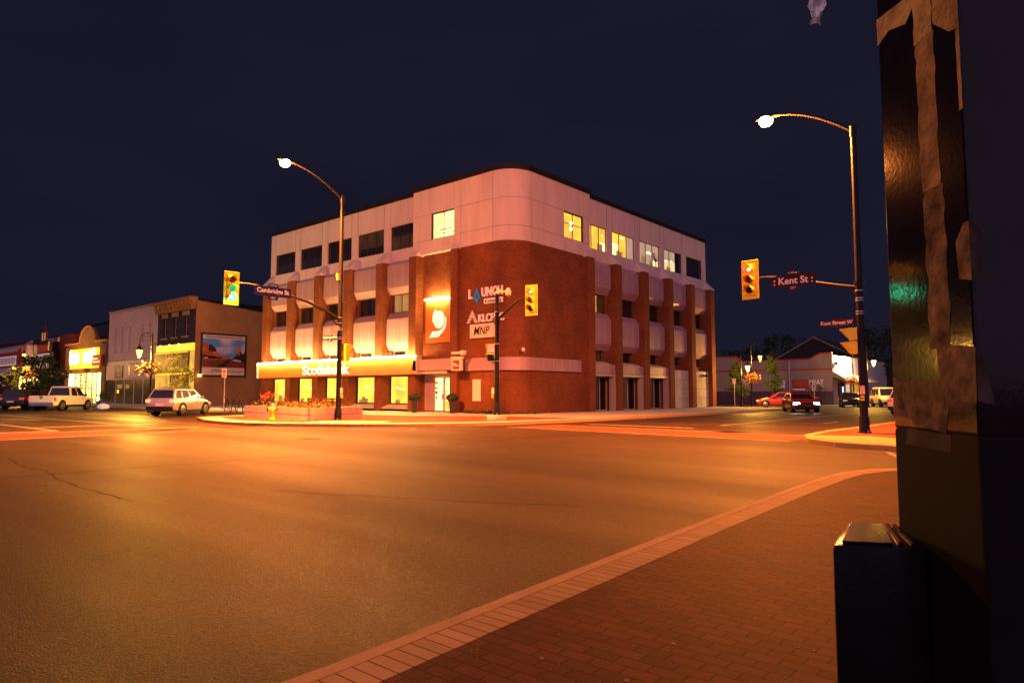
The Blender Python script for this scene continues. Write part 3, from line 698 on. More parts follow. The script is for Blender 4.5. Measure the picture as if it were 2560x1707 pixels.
def flat(mb, pts, m, d=.02):
    n = len(pts)
    vs = [(x, yy-d, z) for x, z in pts]+[(x, yy+.003, z) for x, z in pts]
    mb.add(vs, [tuple(range(n)), tuple(range(2*n-1, n-1, -1))]+[(i, n+i, n+(i+1) % n, (i+1) % n) for i in range(n)], m)
cx, cz = -6.3, 6.3
flat(mb, [(cx+.52*math.cos(t*PI/16), cz+.6*math.sin(t*PI/16)) for t in range(32)], 'sign_white')
# swoosh below the globe: outer and inner arcs, tail to the left
outer = [(cx+.72*math.cos(R(t)), cz-.12+.85*math.sin(R(t))) for t in range(20, -75, -8)]
inn = [(cx+.6*math.cos(R(t)), cz-.05+.68*math.sin(R(t))) for t in range(-75, 21, 8)]
pl = outer+[(cx-.15, cz-1.18), (cx-.95, cz-1.2), (cx-.62, cz-.78), (cx-.1, cz-.78)]+inn
for i in range(len(outer)-1):
    j = len(inn)-1-i
    flat(mb, [outer[i], outer[i+1], inn[j-1], inn[j]], 'sign_white')
flat(mb, [outer[-1], (cx-.05, cz-1.16), (cx-.95, cz-1.18), (cx-.62, cz-.77), (cx-.05, cz-.76), inn[0]], 'sign_white')
oi = [(cx-.62*math.cos(R(t)), cz+.12+.72*math.sin(R(t))) for t in range(-20, 70, 9)]
ii = [(cx-.56*math.cos(R(t)), cz+.0+.66*math.sin(R(t))) for t in range(-20, 70, 9)]
for i in range(len(oi)-1): flat(mb, [oi[i], oi[i+1], ii[i+1], ii[i]], 'sign_white')
mb.build('emblem', lg)
mb = MB(); mb.cyl((-7.55, -.45, 7.72), (-5.3, -.45, 7.72), .03, .03, 'tube', 8); mb.build('light_tube', lg)
mb = MB()
for a in (-7.5, -6.4, -5.35): mb.tube([(a, -.2, 7.74), (a, -.35, 7.82), (a, -.45, 7.74)], .015, 'frame_grey', 6)
mb.build('lamp_bracket', lg)
# tenant lettering on the corner wall
ls = thing('wall_sign', 'white launch lettering with blue rocket-shaped letter A, topmost on brick corner', 'sign', (-1.9, -.43, 7.2))
mb = MB(); put_text(mb, 'L', (-3.2, -.47, 7.7), (1, 0, 0), (0, -1, 0), .3, .62, 'sign_white_dim', .05, .03); mb.build('letters', ls); mb = MB()
put_text(mb, 'UNCH', (-1.33, -.47, 7.73), (1, 0, 0), (0, -1, 0), 1.75, .6, 'sign_white_dim', .05, .025); mb.build('letters', ls)
mb = MB(); yy = -.47
flat(mb, [(-2.95, 7.32), (-2.6, 8.05), (-2.25, 7.32), (-2.43, 7.32), (-2.6, 7.7), (-2.77, 7.32)], 'sign_blue', .05)
flat(mb, [(-2.82, 7.42), (-2.38, 7.42), (-2.6, 7.02)], 'sign_blue', .045); mb.build('rocket_letter', ls)
mb = MB(); fbox(mb, 'L', -2.0, -.45, .43, .5, 6.98, 7.3, 'sign_white_dim'); mb.build('name_plate', ls)
mb = MB(); put_text(mb, 'Kawartha', (-1.22, -.505, 7.14), (1, 0, 0), (0, -1, 0), 1.35, .22, 'sign_black', .01); mb.build('plate_letters', ls)
ks = thing('wall_sign', 'white KLCFDC lettering with striped triangle emblem on the brick corner', 'sign', (-2, -.43, 6.0))
mb = MB(); put_text(mb, 'KLCFDC', (-1.42, -.46, 6.1), (1, 0, 0), (0, -1, 0), 2.15, .5, 'sign_white_dim', .04, .02); mb.build('letters', ks)
mb = MB(); yy = -.46
for k in range(9):
    z = 5.84+k*.09; h = .5*(1-k/9.2)
    if k < 4:
        flat(mb, [(-3.02-h, z), (-3.02-h+.26, z), (-3.02-h+.3, z+.05), (-3.02-h+.06, z+.05)], 'sign_white_dim', .04); flat(mb, [(-3.02+h-.26, z), (-3.02+h, z), (-3.02+h-.06, z+.05), (-3.02+h-.3, z+.05)], 'sign_white_dim', .04)
    else: flat(mb, [(-3.02-h, z), (-3.02+h, z), (-3.02+h-.04, z+.055), (-3.02-h+.04, z+.055)], 'sign_white_dim', .04)
mb.build('emblem', ks)
ms = thing('wall_sign', 'cream MNP sign box with black italic letters low on the brick corner', 'sign', (-2, -.43, 4.85))
mb = MB(); fbox(mb, 'L', -3.12, -1.0, .43, .6, 4.85, 5.72, 'sign_cream'); mb.build('sign_box', ms, bevel=.02)
mb = MB(); put_text(mb, 'MNP', (-2.08, -.605, 5.29), (1, 0, 0), (0, -1, 0), 1.35, .52, 'sign_black', .01, .012, .22); mb.build('letters', ms)
hs = thing('hanging_sign', 'small orange lightbox sign in cream frame projecting beside the bank door', 'sign', (-3.7, -1.2, 2.95))
mb = MB(); mb.box(-4.0, -3.15, -1.35, -1.15, 2.8, 3.62, 'sign_cream'); mb.box(-4.06, -3.09, -1.37, -1.13, 3.55, 3.68, 'sign_cream'); mb.build('sign_box', hs, bevel=.02)
mb = MB(); mb.box(-3.86, -3.29, -1.365, -1.355, 2.88, 3.46, 'red_board'); mb.build('sign_face', hs)
mb = MB(); mb.box(-3.82, -3.78, -1.37, -1.366, 3.16, 3.27, 'sign_white'); mb.box(-3.75, -3.56, -1.37, -1.366, 3.2, 3.24, 'sign_white'); mb.box(-3.75, -3.34, -1.37, -1.366, 3.1, 3.13, 'sign_white'); mb.build('sign_lines', hs)
mb = MB(); mb.box(-4.05, -3.0, -1.3, -1.15, 3.85, 4.0, 'sign_cream'); mb.box(-3.2, -2.92, -1.35, -1.1, 3.78, 4.05, 'sign_cream'); mb.tube([(-3.5, -1.2, 3.62), (-3.5, -1.2, 3.9), (-3.5, -.4, 3.9)], .04, 'frame_dark'); mb.build('sign_light', hs)

# ------------------------------------------------------------------ traffic lights, poles
def signal_head(root, o, right, normal, lit_i, w=.64, h=1.42, mid=None):
    X = axes(o, right, normal)
    mb = MB(); mb.X = X
    mb.box(-w/2, w/2, -h/2, h/2, -.03, 0, 'sig_yellow'); hd = mb.build('signal_head', root, bevel=.012)
    mb = MB(); mb.X = X; mb.box(-.19, .19, -.56, .56, -.26, .05, 'sig_yellow'); mb.build('housing', hd, bevel=.02)
    offm = ['lens_off_red', 'lens_off_amber', 'lens_off_green']; onm = ['lens_red', 'lens_amber', 'lens_green']
    for k, y in enumerate((.37, 0, -.37)):
        m = onm[k] if k == lit_i else (mid if (mid and k == 1) else offm[k])
        mb = MB(); mb.X = X; mb.cyl((0, y, .052), (0, y, .07), .145, .12, m, 20); mb.build('lens', hd, smooth=True)
        if k == lit_i:
            ld = bpy.data.lights.new('signal_light', 'POINT'); ld.energy = 22; ld.color = (1, .015, .01) if k == 0 else (0, 1, .55); ld.shadow_soft_size = .1
            lo = bpy.data.objects.new('signal_light', ld); COL.objects.link(lo); lo.location = X @ Vector((0, y, .42))
            mb = MB(); mb.X = X; mb.cyl((0, y, .068), (0, y, .085), .075, .045, 'core_red' if k == 0 else 'core_green', 16); mb.build('lens_core', hd, smooth=True)
        mb = MB(); mb.X = X          # open-bottomed visor
        n = 14; vs = []; 
        for i in range(n+1):
            t = R(-25)+R(230)*i/n
            for rr, zz in ((.165, .045), (.165, .30 if 2 < i < n-2 else .2), (.155, .30 if 2 < i < n-2 else .2), (.155, .045)):
                vs.append((rr*math.cos(t), y+rr*math.sin(t), zz))
        fs = [(i*4+j, i*4+(j+1) % 4, (i+1)*4+(j+1) % 4, (i+1)*4+j) for i in range(n) for j in range(4)]
        mb.add(vs, fs, 'sig_yellow'); mb.build('visor', hd)
    return hd
M['lens_amber'] = M['lens_off_amber']

def ped_signal(root, o, right, normal, disp=True):
    """two stacked yellow boxes with hoods, seen from the side or the front"""
    X = axes(o, right, normal)
    mb = MB(); mb.X = X
    for y in (.22, -.22): mb.box(-.2, .2, y-.2, y+.2, -.16, .04, 'sig_yellow')
    pd = mb.build('pedestrian_signal', root, bevel=.015)
    mb = MB(); mb.X = X
    for y in (.22, -.22):
        mb.add([(-.2, y+.2, .04), (.2, y+.2, .04), (.2, y+.17, .34), (-.2, y+.17, .34), (-.2, y+.18, .04), (.2, y+.18, .04), (.2, y+.155, .34), (-.2, y+.155, .34)], [(0, 1, 2, 3), (7, 6, 5, 4), (0, 3, 7, 4), (1, 5, 6, 2), (3, 2, 6, 7)], 'sig_yellow')
        for sx in (-1, 1): mb.add([(sx*.2, y+.2, .04), (sx*.2, y+.17, .34), (sx*.2, y-.2, .04), (sx*.19, y+.2, .04), (sx*.19, y+.17, .34), (sx*.19, y-.2, .04)], [(0, 1, 2), (5, 4, 3), (0, 3, 4, 1), (1, 4, 5, 2)], 'sig_yellow')
    mb.build('visor', pd)
    mb = MB(); mb.X = X
    mb.box(-.16, .16, .07, .37, .041, .05, 'marquee' if disp else 'lens_off_green'); mb.box(-.16, .16, -.37, -.07, .041, .05, 'lens_off_green'); mb.build('display', pd)
    return pd

def sign_shape(mb, o, right, normal, w, h, m, bump=.35, t=.02):
    """street name blade with a raised tab above and below"""
    X = axes(o, right, normal); a = w*.3/2
    pts = [(-w/2, -h/2), (-a, -h/2), (-a+.05, -h/2-h*bump), (a-.05, -h/2-h*bump), (a, -h/2), (w/2, -h/2), (w/2, h/2), (a, h/2), (a-.05, h/2+h*bump), (-a+.05, h/2+h*bump), (-a, h/2), (-w/2, h/2)]
    old = mb.X; mb.X = X; mb.prism(pts, -t, t, m); mb.X = old

def light_pole(name, label, x, y, h, base_h=.0, base_r=.2):
    t = thing(name, label, 'traffic light', (x, y, .13))
    mb = MB(); mb.cyl((x, y, .13+base_h), (x, y, h), .13, .085, 'black_metal', 16); mb.build('pole', t, smooth=True)
    mb = MB(); mb.lathe([(.2, 0), (.2, .04), (.16, .06), (.15, .5), (.13, .55)], (x, y, .13+base_h), 'black_metal', 16)
    for k in range(4): mb.cyl((x+.19*math.cos(k*PI/2+.8), y+.19*math.sin(k*PI/2+.8), .13+base_h), (x+.19*math.cos(k*PI/2+.8), y+.19*math.sin(k*PI/2+.8), .22+base_h), .02, .02, 'steel', 6)
    mb.build('pole_base', t, smooth=True)
    mb = MB()
    for z in ((5.02, 4.75, 4.5, 4.42, 4.06, 3.98) if h > 8 else (5.25, 3.72, 2.9)): mb.cyl((x, y, z), (x, y, z+.03), .128, .128, 'steel', 16)
    mb.build('steel_band', t, smooth=True)
    return t
def button(t, x, y, dx, dy, z=1.25):
    mb = MB(); mb.box(x+dx-.05, x+dx+.05, y+dy-.05, y+dy+.05, z-.08, z+.08, 'sig_yellow'); mb.cyl((x+dx, y+dy-.05, z), (x+dx, y+dy-.08, z), .03, .03, 'frame_dark', 10)
    mb.box(x+dx-.07, x+dx+.07, y+dy-.04, y+dy+.02, z+.12, z+.4, 'sign_cream'); mb.build('push_button', t)
def cobra(t, x, y, h, ex, ey, ez, power, pw=1., spread=140):
    d = Vector((ex-x, ey-y, 0)); u = d.normalized(); L_ = d.length
    pts = [Vector((x, y, h-.12))+u*(L_*k/10)+Vector((0, 0, (ez-h+.12)*(1-(1-k/10)**1.7))) for k in range(11)]
    mb = MB(); mb.tube(pts, .06, 'black_metal', 8, .035); arm = mb.build('lamp_arm', t, smooth=True)
    mb = MB(); mb.cyl((x, y, h-.3), (x, y, h+.06), .11, .11, 'black_metal', 12); mb.build('pole_top', t, smooth=True)
    mb = MB(); e = Vector((ex, ey, ez)); s = Vector((-u.y, u.x, 0))
    prof = [(-.15, .06, .05), (.1, .13, .08), (.4, .18, .09), (.62, .14, .07), (.72, .05, .03)]
    vs = []
    for a, w, hh in prof:
        for k in range(10):
            tt = 2*PI*k/10; vs.append(e+u*a+s*(w*math.cos(tt))+Vector((0, 0, hh*max(-.35, math.sin(tt)))))
    fs = [(i*10+k, i*10+(k+1) % 10, (i+1)*10+(k+1) % 10, (i+1)*10+k) for i in range(4) for k in range(10)]+[tuple(range(10)), tuple(range(40, 50))]
    mb.add(vs, fs, 'black_metal'); lum = mb.build('luminaire', t, smooth=True)
    mb = MB(); c = e+u*.36; mb.lathe([(.03, -.3), (.15, -.26), (.24, -.15), (.25, -.05), (.2, .02)], c, 'lamp_glow', 16); mb.build('lamp_lens', lum, smooth=True)
    for kind, e, dz in (('AREA', power, -.34), ('POINT', power*LAMPW*pw, -.55)):
        ld = bpy.data.lights.new('street_lamp_light', kind); ld.energy = e; ld.color = LAMPC
        if kind == 'AREA': ld.shape = 'DISK'; ld.size = .36; ld.spread = R(spread)
        else: ld.shadow_soft_size = .15
        lo = bpy.data.objects.new('street_lamp_light', ld); COL.objects.link(lo); lo.location = c+Vector((0, 0, dz))
LAMPW = .9
LAMPC = (1, .25, .036)
LAMPP = 14000

# left pole: green light for the cross street, Cambridge St
px, py = -.7, -12.08
lp = light_pole('traffic_light', 'tall black traffic light pole with green signal arm and lit street lamp beside concrete planter', px, py, 10.98)
mb = MB()
pts = [Vector((px, py-.05, 4.95)), Vector((px, py-.8, 5.28)), Vector((px, -13.9, 5.62)), Vector((px, -15.2, 5.9)), Vector((px, -16.2, 6.05)), Vector((px, -16.8, 6.1)), Vector((px, -17.3, 6.08))]
mb.tube(pts, .075, 'black_metal', 10, .03); mb.build('mast_arm', lp, smooth=True)
mb = MB(); mb.tube([(px, py-.02, 4.55), (px, py-.5, 4.95), (px, py-.9, 5.3)], .03, 'black_metal', 8); mb.build('arm_brace', lp, smooth=True)
signal_head(lp, (px+.12, -17.6, 5.8), (.08, 1, 0), (1, -.08, 0), 2, mid='lens_green_mid')
cobra(lp, px, py, 10.98, px, -14.85, 11.95, LAMPP*1.1, .5)
ped_signal(lp, (px+.05, py+.34, 3.35), (-1, 0, 0), (0, 1, 0)); button(lp, px, py, .18, .05)
mb = MB(); mb.tube([(px, py-.1, 4.45), (px, py-.45, 4.4)], .03, 'sign_cream'); mb.box(px-.1, px+.1, py-.6, py-.2, 4.32, 4.4, 'sign_cream'); mb.box(px-.08, px+.08, py-.35, py-.1, 4.4, 4.62, 'sign_cream'); mb.box(px-.05, px+.05, py-.22, py-.1, 6.85, 7.15, 'sig_yellow'); mb.build('detector_box', lp)
def street_sign(label, o, right, normal, w, h, words, m, top=True, tabs=.36):
    t = thing('street_sign', label, 'street sign', o)
    mb = MB(); sign_shape(mb, o, right, normal, w, h, m, tabs); mb.build('blade', t)
    n = Vector(normal).normalized(); up = Vector((0, 0, 1))
    mb = MB(); f = Vector(o)+n*.022
    put_text(mb, words, f, right, normal, w*.88, h*.62, 'sign_letter_'+('c'), .004, .02)
    if top:
        mb.build('letters', t); mb = MB()
        put_text(mb, 'Lindsay', f+up*(h*.5+h*tabs*.42), right, normal, w*.2, h*.2, 'sign_letter_c', .004)
        mb.build('town_letters', t); mb = MB()
        put_text(mb, '1857', f-up*(h*.5+h*tabs*.42), right, normal, w*.12, h*.18, 'sign_letter_c', .004)
    mb.build('date_letters' if top else 'letters', t); return t
M['sign_letter_c'] = mat('sign_letter_cream', (.9, .85, .8), .5, var=.03)
street_sign('navy street sign Cambridge St hung on the arm of the green signal', (px+.09, -15.68, 5.87), (0, 1, -.0), (1, 0, 0), 1.75, .42, 'Cambridge St', 'street_blue')
street_sign('small navy street sign Cambridge St N clamped low on the left signal pole', (px-.55, py-.17, 4.08), (1, .25, 0), (.25, -1, 0), .95, .22, 'Cambridge St N', 'street_blue')

# centre pole
px, py = 5.33, -7.45
cpole = light_pole('traffic_light', 'short black traffic light pole on round concrete footing with red signal before brick corner', px, py, 6.1, .25)
mb = MB(); mb.lathe([(.42, -.13), (.47, 0), (.46, .2), (.42, .25), (.05, .25)], (px, py, .13), 'concrete', 20); mb.build('footing', cpole, smooth=True)
mb = MB(); mb.tube([(px, py, 4.85), (px+.35, py, 5.1), (px+.9, py, 5.45), (px+1.4, py, 5.72), (px+1.8, py, 5.8), (px+2.1, py, 5.8)], .06, 'black_metal', 10, .035); mb.build('mast_arm', cpole, smooth=True)
mb = MB(); mb.cyl((px, py, 4.65), (px, py, 5.05), .13, .13, 'black_metal', 12); mb.cyl((px, py, 6.1), (px, py, 6.16), .1, .06, 'black_metal', 12); mb.build('arm_clamp', cpole, smooth=True)
signal_head(cpole, (px+2.2, py-.12, 5.62), (1, .15, 0), (.15, -1, 0), 0)
ped_signal(cpole, (px-.3, py-.08, 3.3), (.85, .5, 0), (.5, -.85, 0)); button(cpole, px, py, -.14, -.1)
mb = MB(); mb.tube([(px-.3, py-.0, 3.75), (px, py, 3.78)], .025, 'black_metal'); mb.tube([(px-.3, py-.0, 2.85), (px, py, 2.82)], .025, 'black_metal'); mb.build('signal_bracket', cpole)
mb = MB(); mb.box(px-.1, px+.25, py-.04, py+.04, 6.17, 6.26, 'sign_cream'); mb.box(px+.02, px+.1, py-.05, py+.05, 6.1, 6.42, 'sign_cream'); mb.cyl((px+.25, py, 6.2), (px+.6, py-.05, 6.2), .04, .05, 'sign_cream'); mb.lathe([(.02, -.2), (.13, -.12), (.14, .02), (.08, .2), (.02, .22)], (px+.78, py-.08, 6.12), 'sign_cream', 12); mb.build('traffic_camera', cpole, smooth=True)

# right pole
px, py = 21.06, -7.19
rp = light_pole('traffic_light', 'tall black traffic light pole on the far right corner with red signal and lit lamp', px, py, 10.25)
mb = MB(); mb.tube([(px, py, 4.86), (20.5, py, 4.98), (19.6, py, 5.2), (18.9, py, 5.38), (18.4, py, 5.5), (18.1, py, 5.54), (17.75, py, 5.55)], .07, 'black_metal', 10, .03); mb.build('mast_arm', rp, smooth=True)
for z in (4.7, 5.02): mb = MB(); mb.cyl((px, py, z), (px, py, z+.04), .16, .16, 'black_metal', 14); mb.build('arm_clamp', rp, smooth=True)
signal_head(rp, (17.5, py-.12, 5.5), (1, -.1, 0), (-.1, -1, 0), 0)
cobra(rp, px, py, 10.25, 18.55, py, 11.35, LAMPP*.5, 1.5, 172)
ped_signal(rp, (px-.28, py-.02, 3.12), (.3, -1, 0), (-1, -.3, 0), False); button(rp, px, py, .02, -.16)
street_sign('dark maroon street sign Kent St hung on the arm of the right signal', (19.0, py-.09, 5.32), (1, 0, -.0), (0, -1, 0), 1.5, .4, ': Kent St :', 'street_brown')
street_sign('small dark street sign Kent Street W clamped low on the right signal pole', (px-.68, py-.14, 3.74), (1, -.1, 0), (-.1, -1, 0), 1.15, .2, 'Kent Street W', 'street_brown', False, .2)

# ------------------------------------------------------------------ things on the bank's pavement
hy = thing('fire_hydrant', 'yellow fire hydrant with blue caps and marker rod before the concrete planter', 'hydrant', (-3.44, -13.9, .13))
x, y = -3.44, -13.9
mb = MB(); mb.lathe([(.19, 0), (.19, .05), (.13, .07), (.12, .3), (.14, .36), (.14, .6), (.12, .64), (.1, .66)], (x, y, .13), 'hydrant', 16); mb.build('body', hy, smooth=True)
mb = MB(); mb.lathe([(.13, .0), (.13, .05), (.08, .12), (.03, .14), (.03, .18)], (x, y, .77), 'hyd_blue', 14); mb.build('bonnet', hy, smooth=True)
for dx, dy, r, m in ((-.16, -.14, .1, 'black_metal'), (.2, .05, .07, 'hyd_blue'), (-.12, .18, .07, 'hyd_blue')):
    mb = MB(); mb.cyl((x, y, .62), (x+dx, y+dy, .62), r*.8, r*.8, 'hydrant', 12); mb.cyl((x+dx*.95, y+dy*.95, .62), (x+dx*1.3, y+dy*1.3, .62), r, r, m, 12); mb.build('hose_cap', hy, smooth=True)
mb = MB(); mb.cyl((x+.16, y+.05, .75), (x+.25, y+.08, 1.9), .025, .025, 'hydrant', 8); mb.cyl((x+.25, y+.08, 1.9), (x+.258, y+.082, 2.0), .03, .03, 'sign_white', 8); mb.build('marker_rod', hy)
# concrete planter
pl = thing('flower_planter', 'long raised concrete planter of red flowers beside the left signal pole', 'planter', (-4.5, -12, .13))
A_, B_, C_ = Vector((-.3, -13.72)), Vector((-8.4, -12.75)), Vector((-1.45, -10.1))
D_ = C_+(B_-A_)
mb = MB(); pg = [A_, B_, D_, C_]; ctr = sum(pg, Vector((0, 0)))/4
inn_ = [ctr+(q-ctr)*.93 for q in pg]
for i in range(4):
    a, b, c, d = pg[i], pg[(i+1) % 4], inn_[(i+1) % 4], inn_[i]
    mb.prism([a, b, c, d], .1, .72, 'concrete')
mb.prism(inn_, .1, .6, 'soil'); mb.build('concrete_box', pl)
mb = MB()
for i in range(4):
    a, b = pg[i], pg[(i+1) % 4]; t = (b-a).normalized(); n = Vector((t.y, -t.x)) if (Vector((t.y, -t.x))).dot(ctr-a) < 0 else Vector((-t.y, t.x))
    mb.prism([a, b, b+n*.004, a+n*.004], .38, .395, 'joint')
mb.build('concrete_joint', pl)
rnd = random.Random(5); mb = MB()
def inpl(r):
    u, v = r.uniform(.03, .97), r.uniform(.05, .95); q = A_+(B_-A_)*u+(C_-A_)*v
    return (q.x, q.y, .62+abs(r.gauss(0, .12))*(1+.6*math.sin(u*23)))
mb.leaves(inpl, 1700, .1, ['leaf', 'leaf_olive', 'leaf'], rnd); mb.build('foliage', pl, recalc=False)
mb = MB(); mb.leaves(lambda r: (lambda p: (p[0], p[1], p[2]+.08))(inpl(r)), 420, .09, ['flower_red', 'flower_red', 'flower_yellow'], rnd)
mb.leaves(lambda r: (-6.8+r.gauss(0, .4), -12.2+r.gauss(0, .25), 1.25+r.gauss(0, .1)), 60, .11, ['flower_red'], rnd)
tag(mb.build('flowers', pl, recalc=False), kind='stuff')
mb = MB()
for k in range(8): mb.cyl((-6.8+rnd.gauss(0, .3), -12.2, .6), (-6.8+rnd.gauss(0, .4), -12.2, 1.25), .012, .008, 'leaf', 5)
mb.build('stem', pl)
# clipped shrubs by the door
def topiary(x, y, label):
    t = thing('potted_shrub', label, 'potted plant', (x, y, .13), 'clipped shrubs by the bank door')
    mb = MB(); mb.lathe([(.2, 0), (.22, .05), (.3, .78), (.33, .8), (.33, .86), (.28, .86)], (x, y, .13), 'pot_dark', 4)
    mb.build('pot', t)
    mb = MB(); r_ = random.Random(int(x*10))
    def f(r):
        v = Vector((r.gauss(0, 1), r.gauss(0, 1), r.gauss(0, 1))).normalized()*r.uniform(.8, 1.02)
        return (x+v.x*.4, y+v.y*.4, 1.1+v.z*.27)
    mb.leaves(f, 900, .07, ['leaf_dark', 'leaf'], r_); mb.lathe([(.02, -.22), (.3, -.14), (.34, 0), (.28, .15), (.02, .22)], (x, y, 1.1), 'leaf_dark', 12)
    mb.build('crown', t, recalc=False); return t
topiary(-7.0, -1.75, 'clipped round shrub in dark tapered pot left of the bank door')
topiary(-3.95, -1.3, 'clipped round shrub in dark tapered pot right of the bank door')
# low planting along the foot of the corner wall
mb = MB(); rnd = random.Random(9)
def bedp(r):
    if r.random() < .65: return (r.uniform(-3.4, .2), -.62-r.uniform(0, .5), .15+abs(r.gauss(0, .09)))
    t = r.random()*PI/2; q = 2.2+r.uniform(-.15, .3); return (CX+q*math.sin(t), CY-q*math.cos(t), .15+abs(r.gauss(0, .09)))
mb.leaves(bedp, 900, .09, ['leaf_dark', 'leaf_dark', 'leaf'], rnd)
tag(mb.build('ground_cover', recalc=False), 'dark low ground cover along the foot of the brick corner', 'ground cover', kind='stuff')
# bench behind the planter
bn = thing('park_bench', 'dark timber bench behind the concrete planter before the bank windows', 'bench', (-7.3, -8.6, .13))
mb = MB()
for k in range(4): mb.box(-9.2, -6.4, -8.9+k*.12, -8.8+k*.12, .55, .59, 'wood')
mb.build('seat', bn)
mb = MB()
for k in range(3): mb.box(-9.2, -6.4, -8.35, -8.31, .72+k*.14, .83+k*.14, 'wood')
mb.build('backrest', bn)
for a in (-9.0, -7.8, -6.6):
    mb = MB(); mb.box(a-.03, a+.03, -8.9, -8.83, .13, .55, 'black_metal'); mb.box(a-.03, a+.03, -8.4, -8.34, .13, 1.1, 'black_metal'); mb.build('leg', bn)
# bike rack
br = thing('bike_rack', 'dark wavy bike rack by the kerb behind the silver SUV', 'bike rack', (-14.5, -9.6, .13))
mb = MB(); pts = []
for k in range(49):
    t = k/48; z = .13+.45*(1-math.cos(t*6*PI))*.5*1.9; pts.append((-18.2+t*3.4, -9.0-t*.4, max(.13, z)))
mb.tube(pts, .03, 'black_metal', 6); mb.build('rack_tube', br, smooth=True)
# parking signs
def parking_sign(x, y, h, label, base=.13, m='sign_cream'):
    t = thing('parking_sign', label, 'sign', (x, y, base), 'small parking signs on posts')
    mb = MB(); mb.cyl((x, y, base), (x, y, h), .028, .028, 'steel', 8); mb.build('post', t)
    mb = MB(); mb.X = axes((x, y-.04, h-.3), (.8, .6, 0), (.6, -.8, 0)); mb.box(-.16, .16, -.28, .28, -.008, .008, 'sign_cream'); mb.build('sign_plate', t)
    mb = MB(); mb.X = axes((x, y-.04, h-.3), (.8, .6, 0), (.6, -.8, 0))
    mb.cyl((0, .1, .008), (0, .1, .012), .09, .09, 'red_board', 16); mb.box(-.1, .1, -.2, -.12, .008, .012, 'red_board'); mb.build('sign_face', t)
    return t
parking_sign(-16.3, -9.97, 3.0, 'white parking sign on thin post before the wall poster')
# bollard by the lot
bo = thing('bollard', 'short black bollard on the pavement behind the bike rack', 'bollard', (-14.1, -8.2, .13))
mb = MB(); mb.lathe([(.09, 0), (.09, .05), (.07, .08), (.065, .6), (.08, .62), (.08, .68), (.03, .74)], (-14.1, -8.2, .13), 'black_metal', 12); mb.build('post', bo, smooth=True)

# ------------------------------------------------------------------ lantern posts with flower baskets
LG = 'lantern posts along the streets'
def lantern_post(x, y, base, h, ang, label, glow='lantern_glow', power=300, arm=.62, lz=None):
    t = thing('lantern_post', label, 'street lamp', (x, y, base), LG)
    u = Vector((math.cos(ang), math.sin(ang), 0))
    mb = MB(); mb.lathe([(.16, 0), (.16, .1), (.1, .2), (.075, .9), (.06, h-base), (.075, h-base+.02), (.02, h-base+.14)], (x, y, base), 'black_metal', 12); mb.build('pole', t, smooth=True)
    top = h-.45; c = Vector((x, y, top))+u*(arm/2)
    pts = [c+u*(-arm/2*math.cos(k*PI/12))+Vector((0, 0, arm*.62*math.sin(k*PI/12))) for k in range(13)]+[c+u*(arm/2)+Vector((0, 0, -.25))]
    mb = MB(); mb.tube(pts, .028, 'black_metal', 8)
    pts2 = [c+u*(-arm*.36*math.cos(k*PI/10))+Vector((0, 0, arm*.42*math.sin(k*PI/10))) for k in range(11)]
    mb.tube(pts2, .016, 'black_metal', 6); mb.tube([c-u*arm*.4, c+u*arm*.4], .014, 'black_metal', 6); mb.build('arch_arm', t, smooth=True)
    q = c+u*(arm/2)+Vector((0, 0, -.25))
    mb = MB(); mb.lathe([(.03, 0), (.05, -.1), (.13, -.22), (.27, -.33), (.27, -.37), (.22, -.39), (.02, -.39)], q, 'black_metal', 16)
    mb.lathe([(.02, -.97), (.05, -.92), (.13, -.86), (.13, -.82)], q, 'black_metal', 12)
    for k in range(6):
        a = k*PI/3; mb.cyl((q.x+.22*math.cos(a), q.y+.22*math.sin(a), q.z-.38), (q.x+.13*math.cos(a), q.y+.13*math.sin(a), q.z-.83), .014, .014, 'black_metal', 5)
    lt = mb.build('lantern', t, smooth=True)
    mb = MB(); mb.lathe([(.2, -.395), (.21, -.42), (.16, -.65), (.11, -.82)], q, glow, 16); mb.build('glass', lt, smooth=True)
    if power:
        ld = bpy.data.lights.new('lantern_light', 'POINT'); ld.energy = power; ld.color = (1, .46, .06); ld.shadow_soft_size = .2
        lo = bpy.data.objects.new('lantern_light', ld); COL.objects.link(lo); lo.location = q+Vector((0, 0, -1.05))
    return t
def basket(x, y, z, label, s=1., seed=1, cols=('flower_yellow', 'flower_yellow', 'leaf_olive', 'flower_pink')):
    t = thing('flower_basket', label, 'flower basket', (x, y, z), 'flower baskets hung on lantern posts')
    r_ = random.Random(seed); mb = MB(); mb.lathe([(.05, -.35), (.22, -.25), (.32, 0)], (x, y, z), 'pot_dark', 12); mb.build('bowl', t, smooth=True)
    mb = MB()
    def f(r):
        v = Vector((r.gauss(0, 1), r.gauss(0, 1), r.gauss(0, 1))).normalized()*(r.random()**.4)
        return (x+v.x*.85*s, y+v.y*.85*s, z+.05+v.z*.5*s+(.12*math.sin(v.x*9)))
    mb.leaves(f, int(620*s), .13, list(cols), r_); mb.build('flowers', t, recalc=False); return t
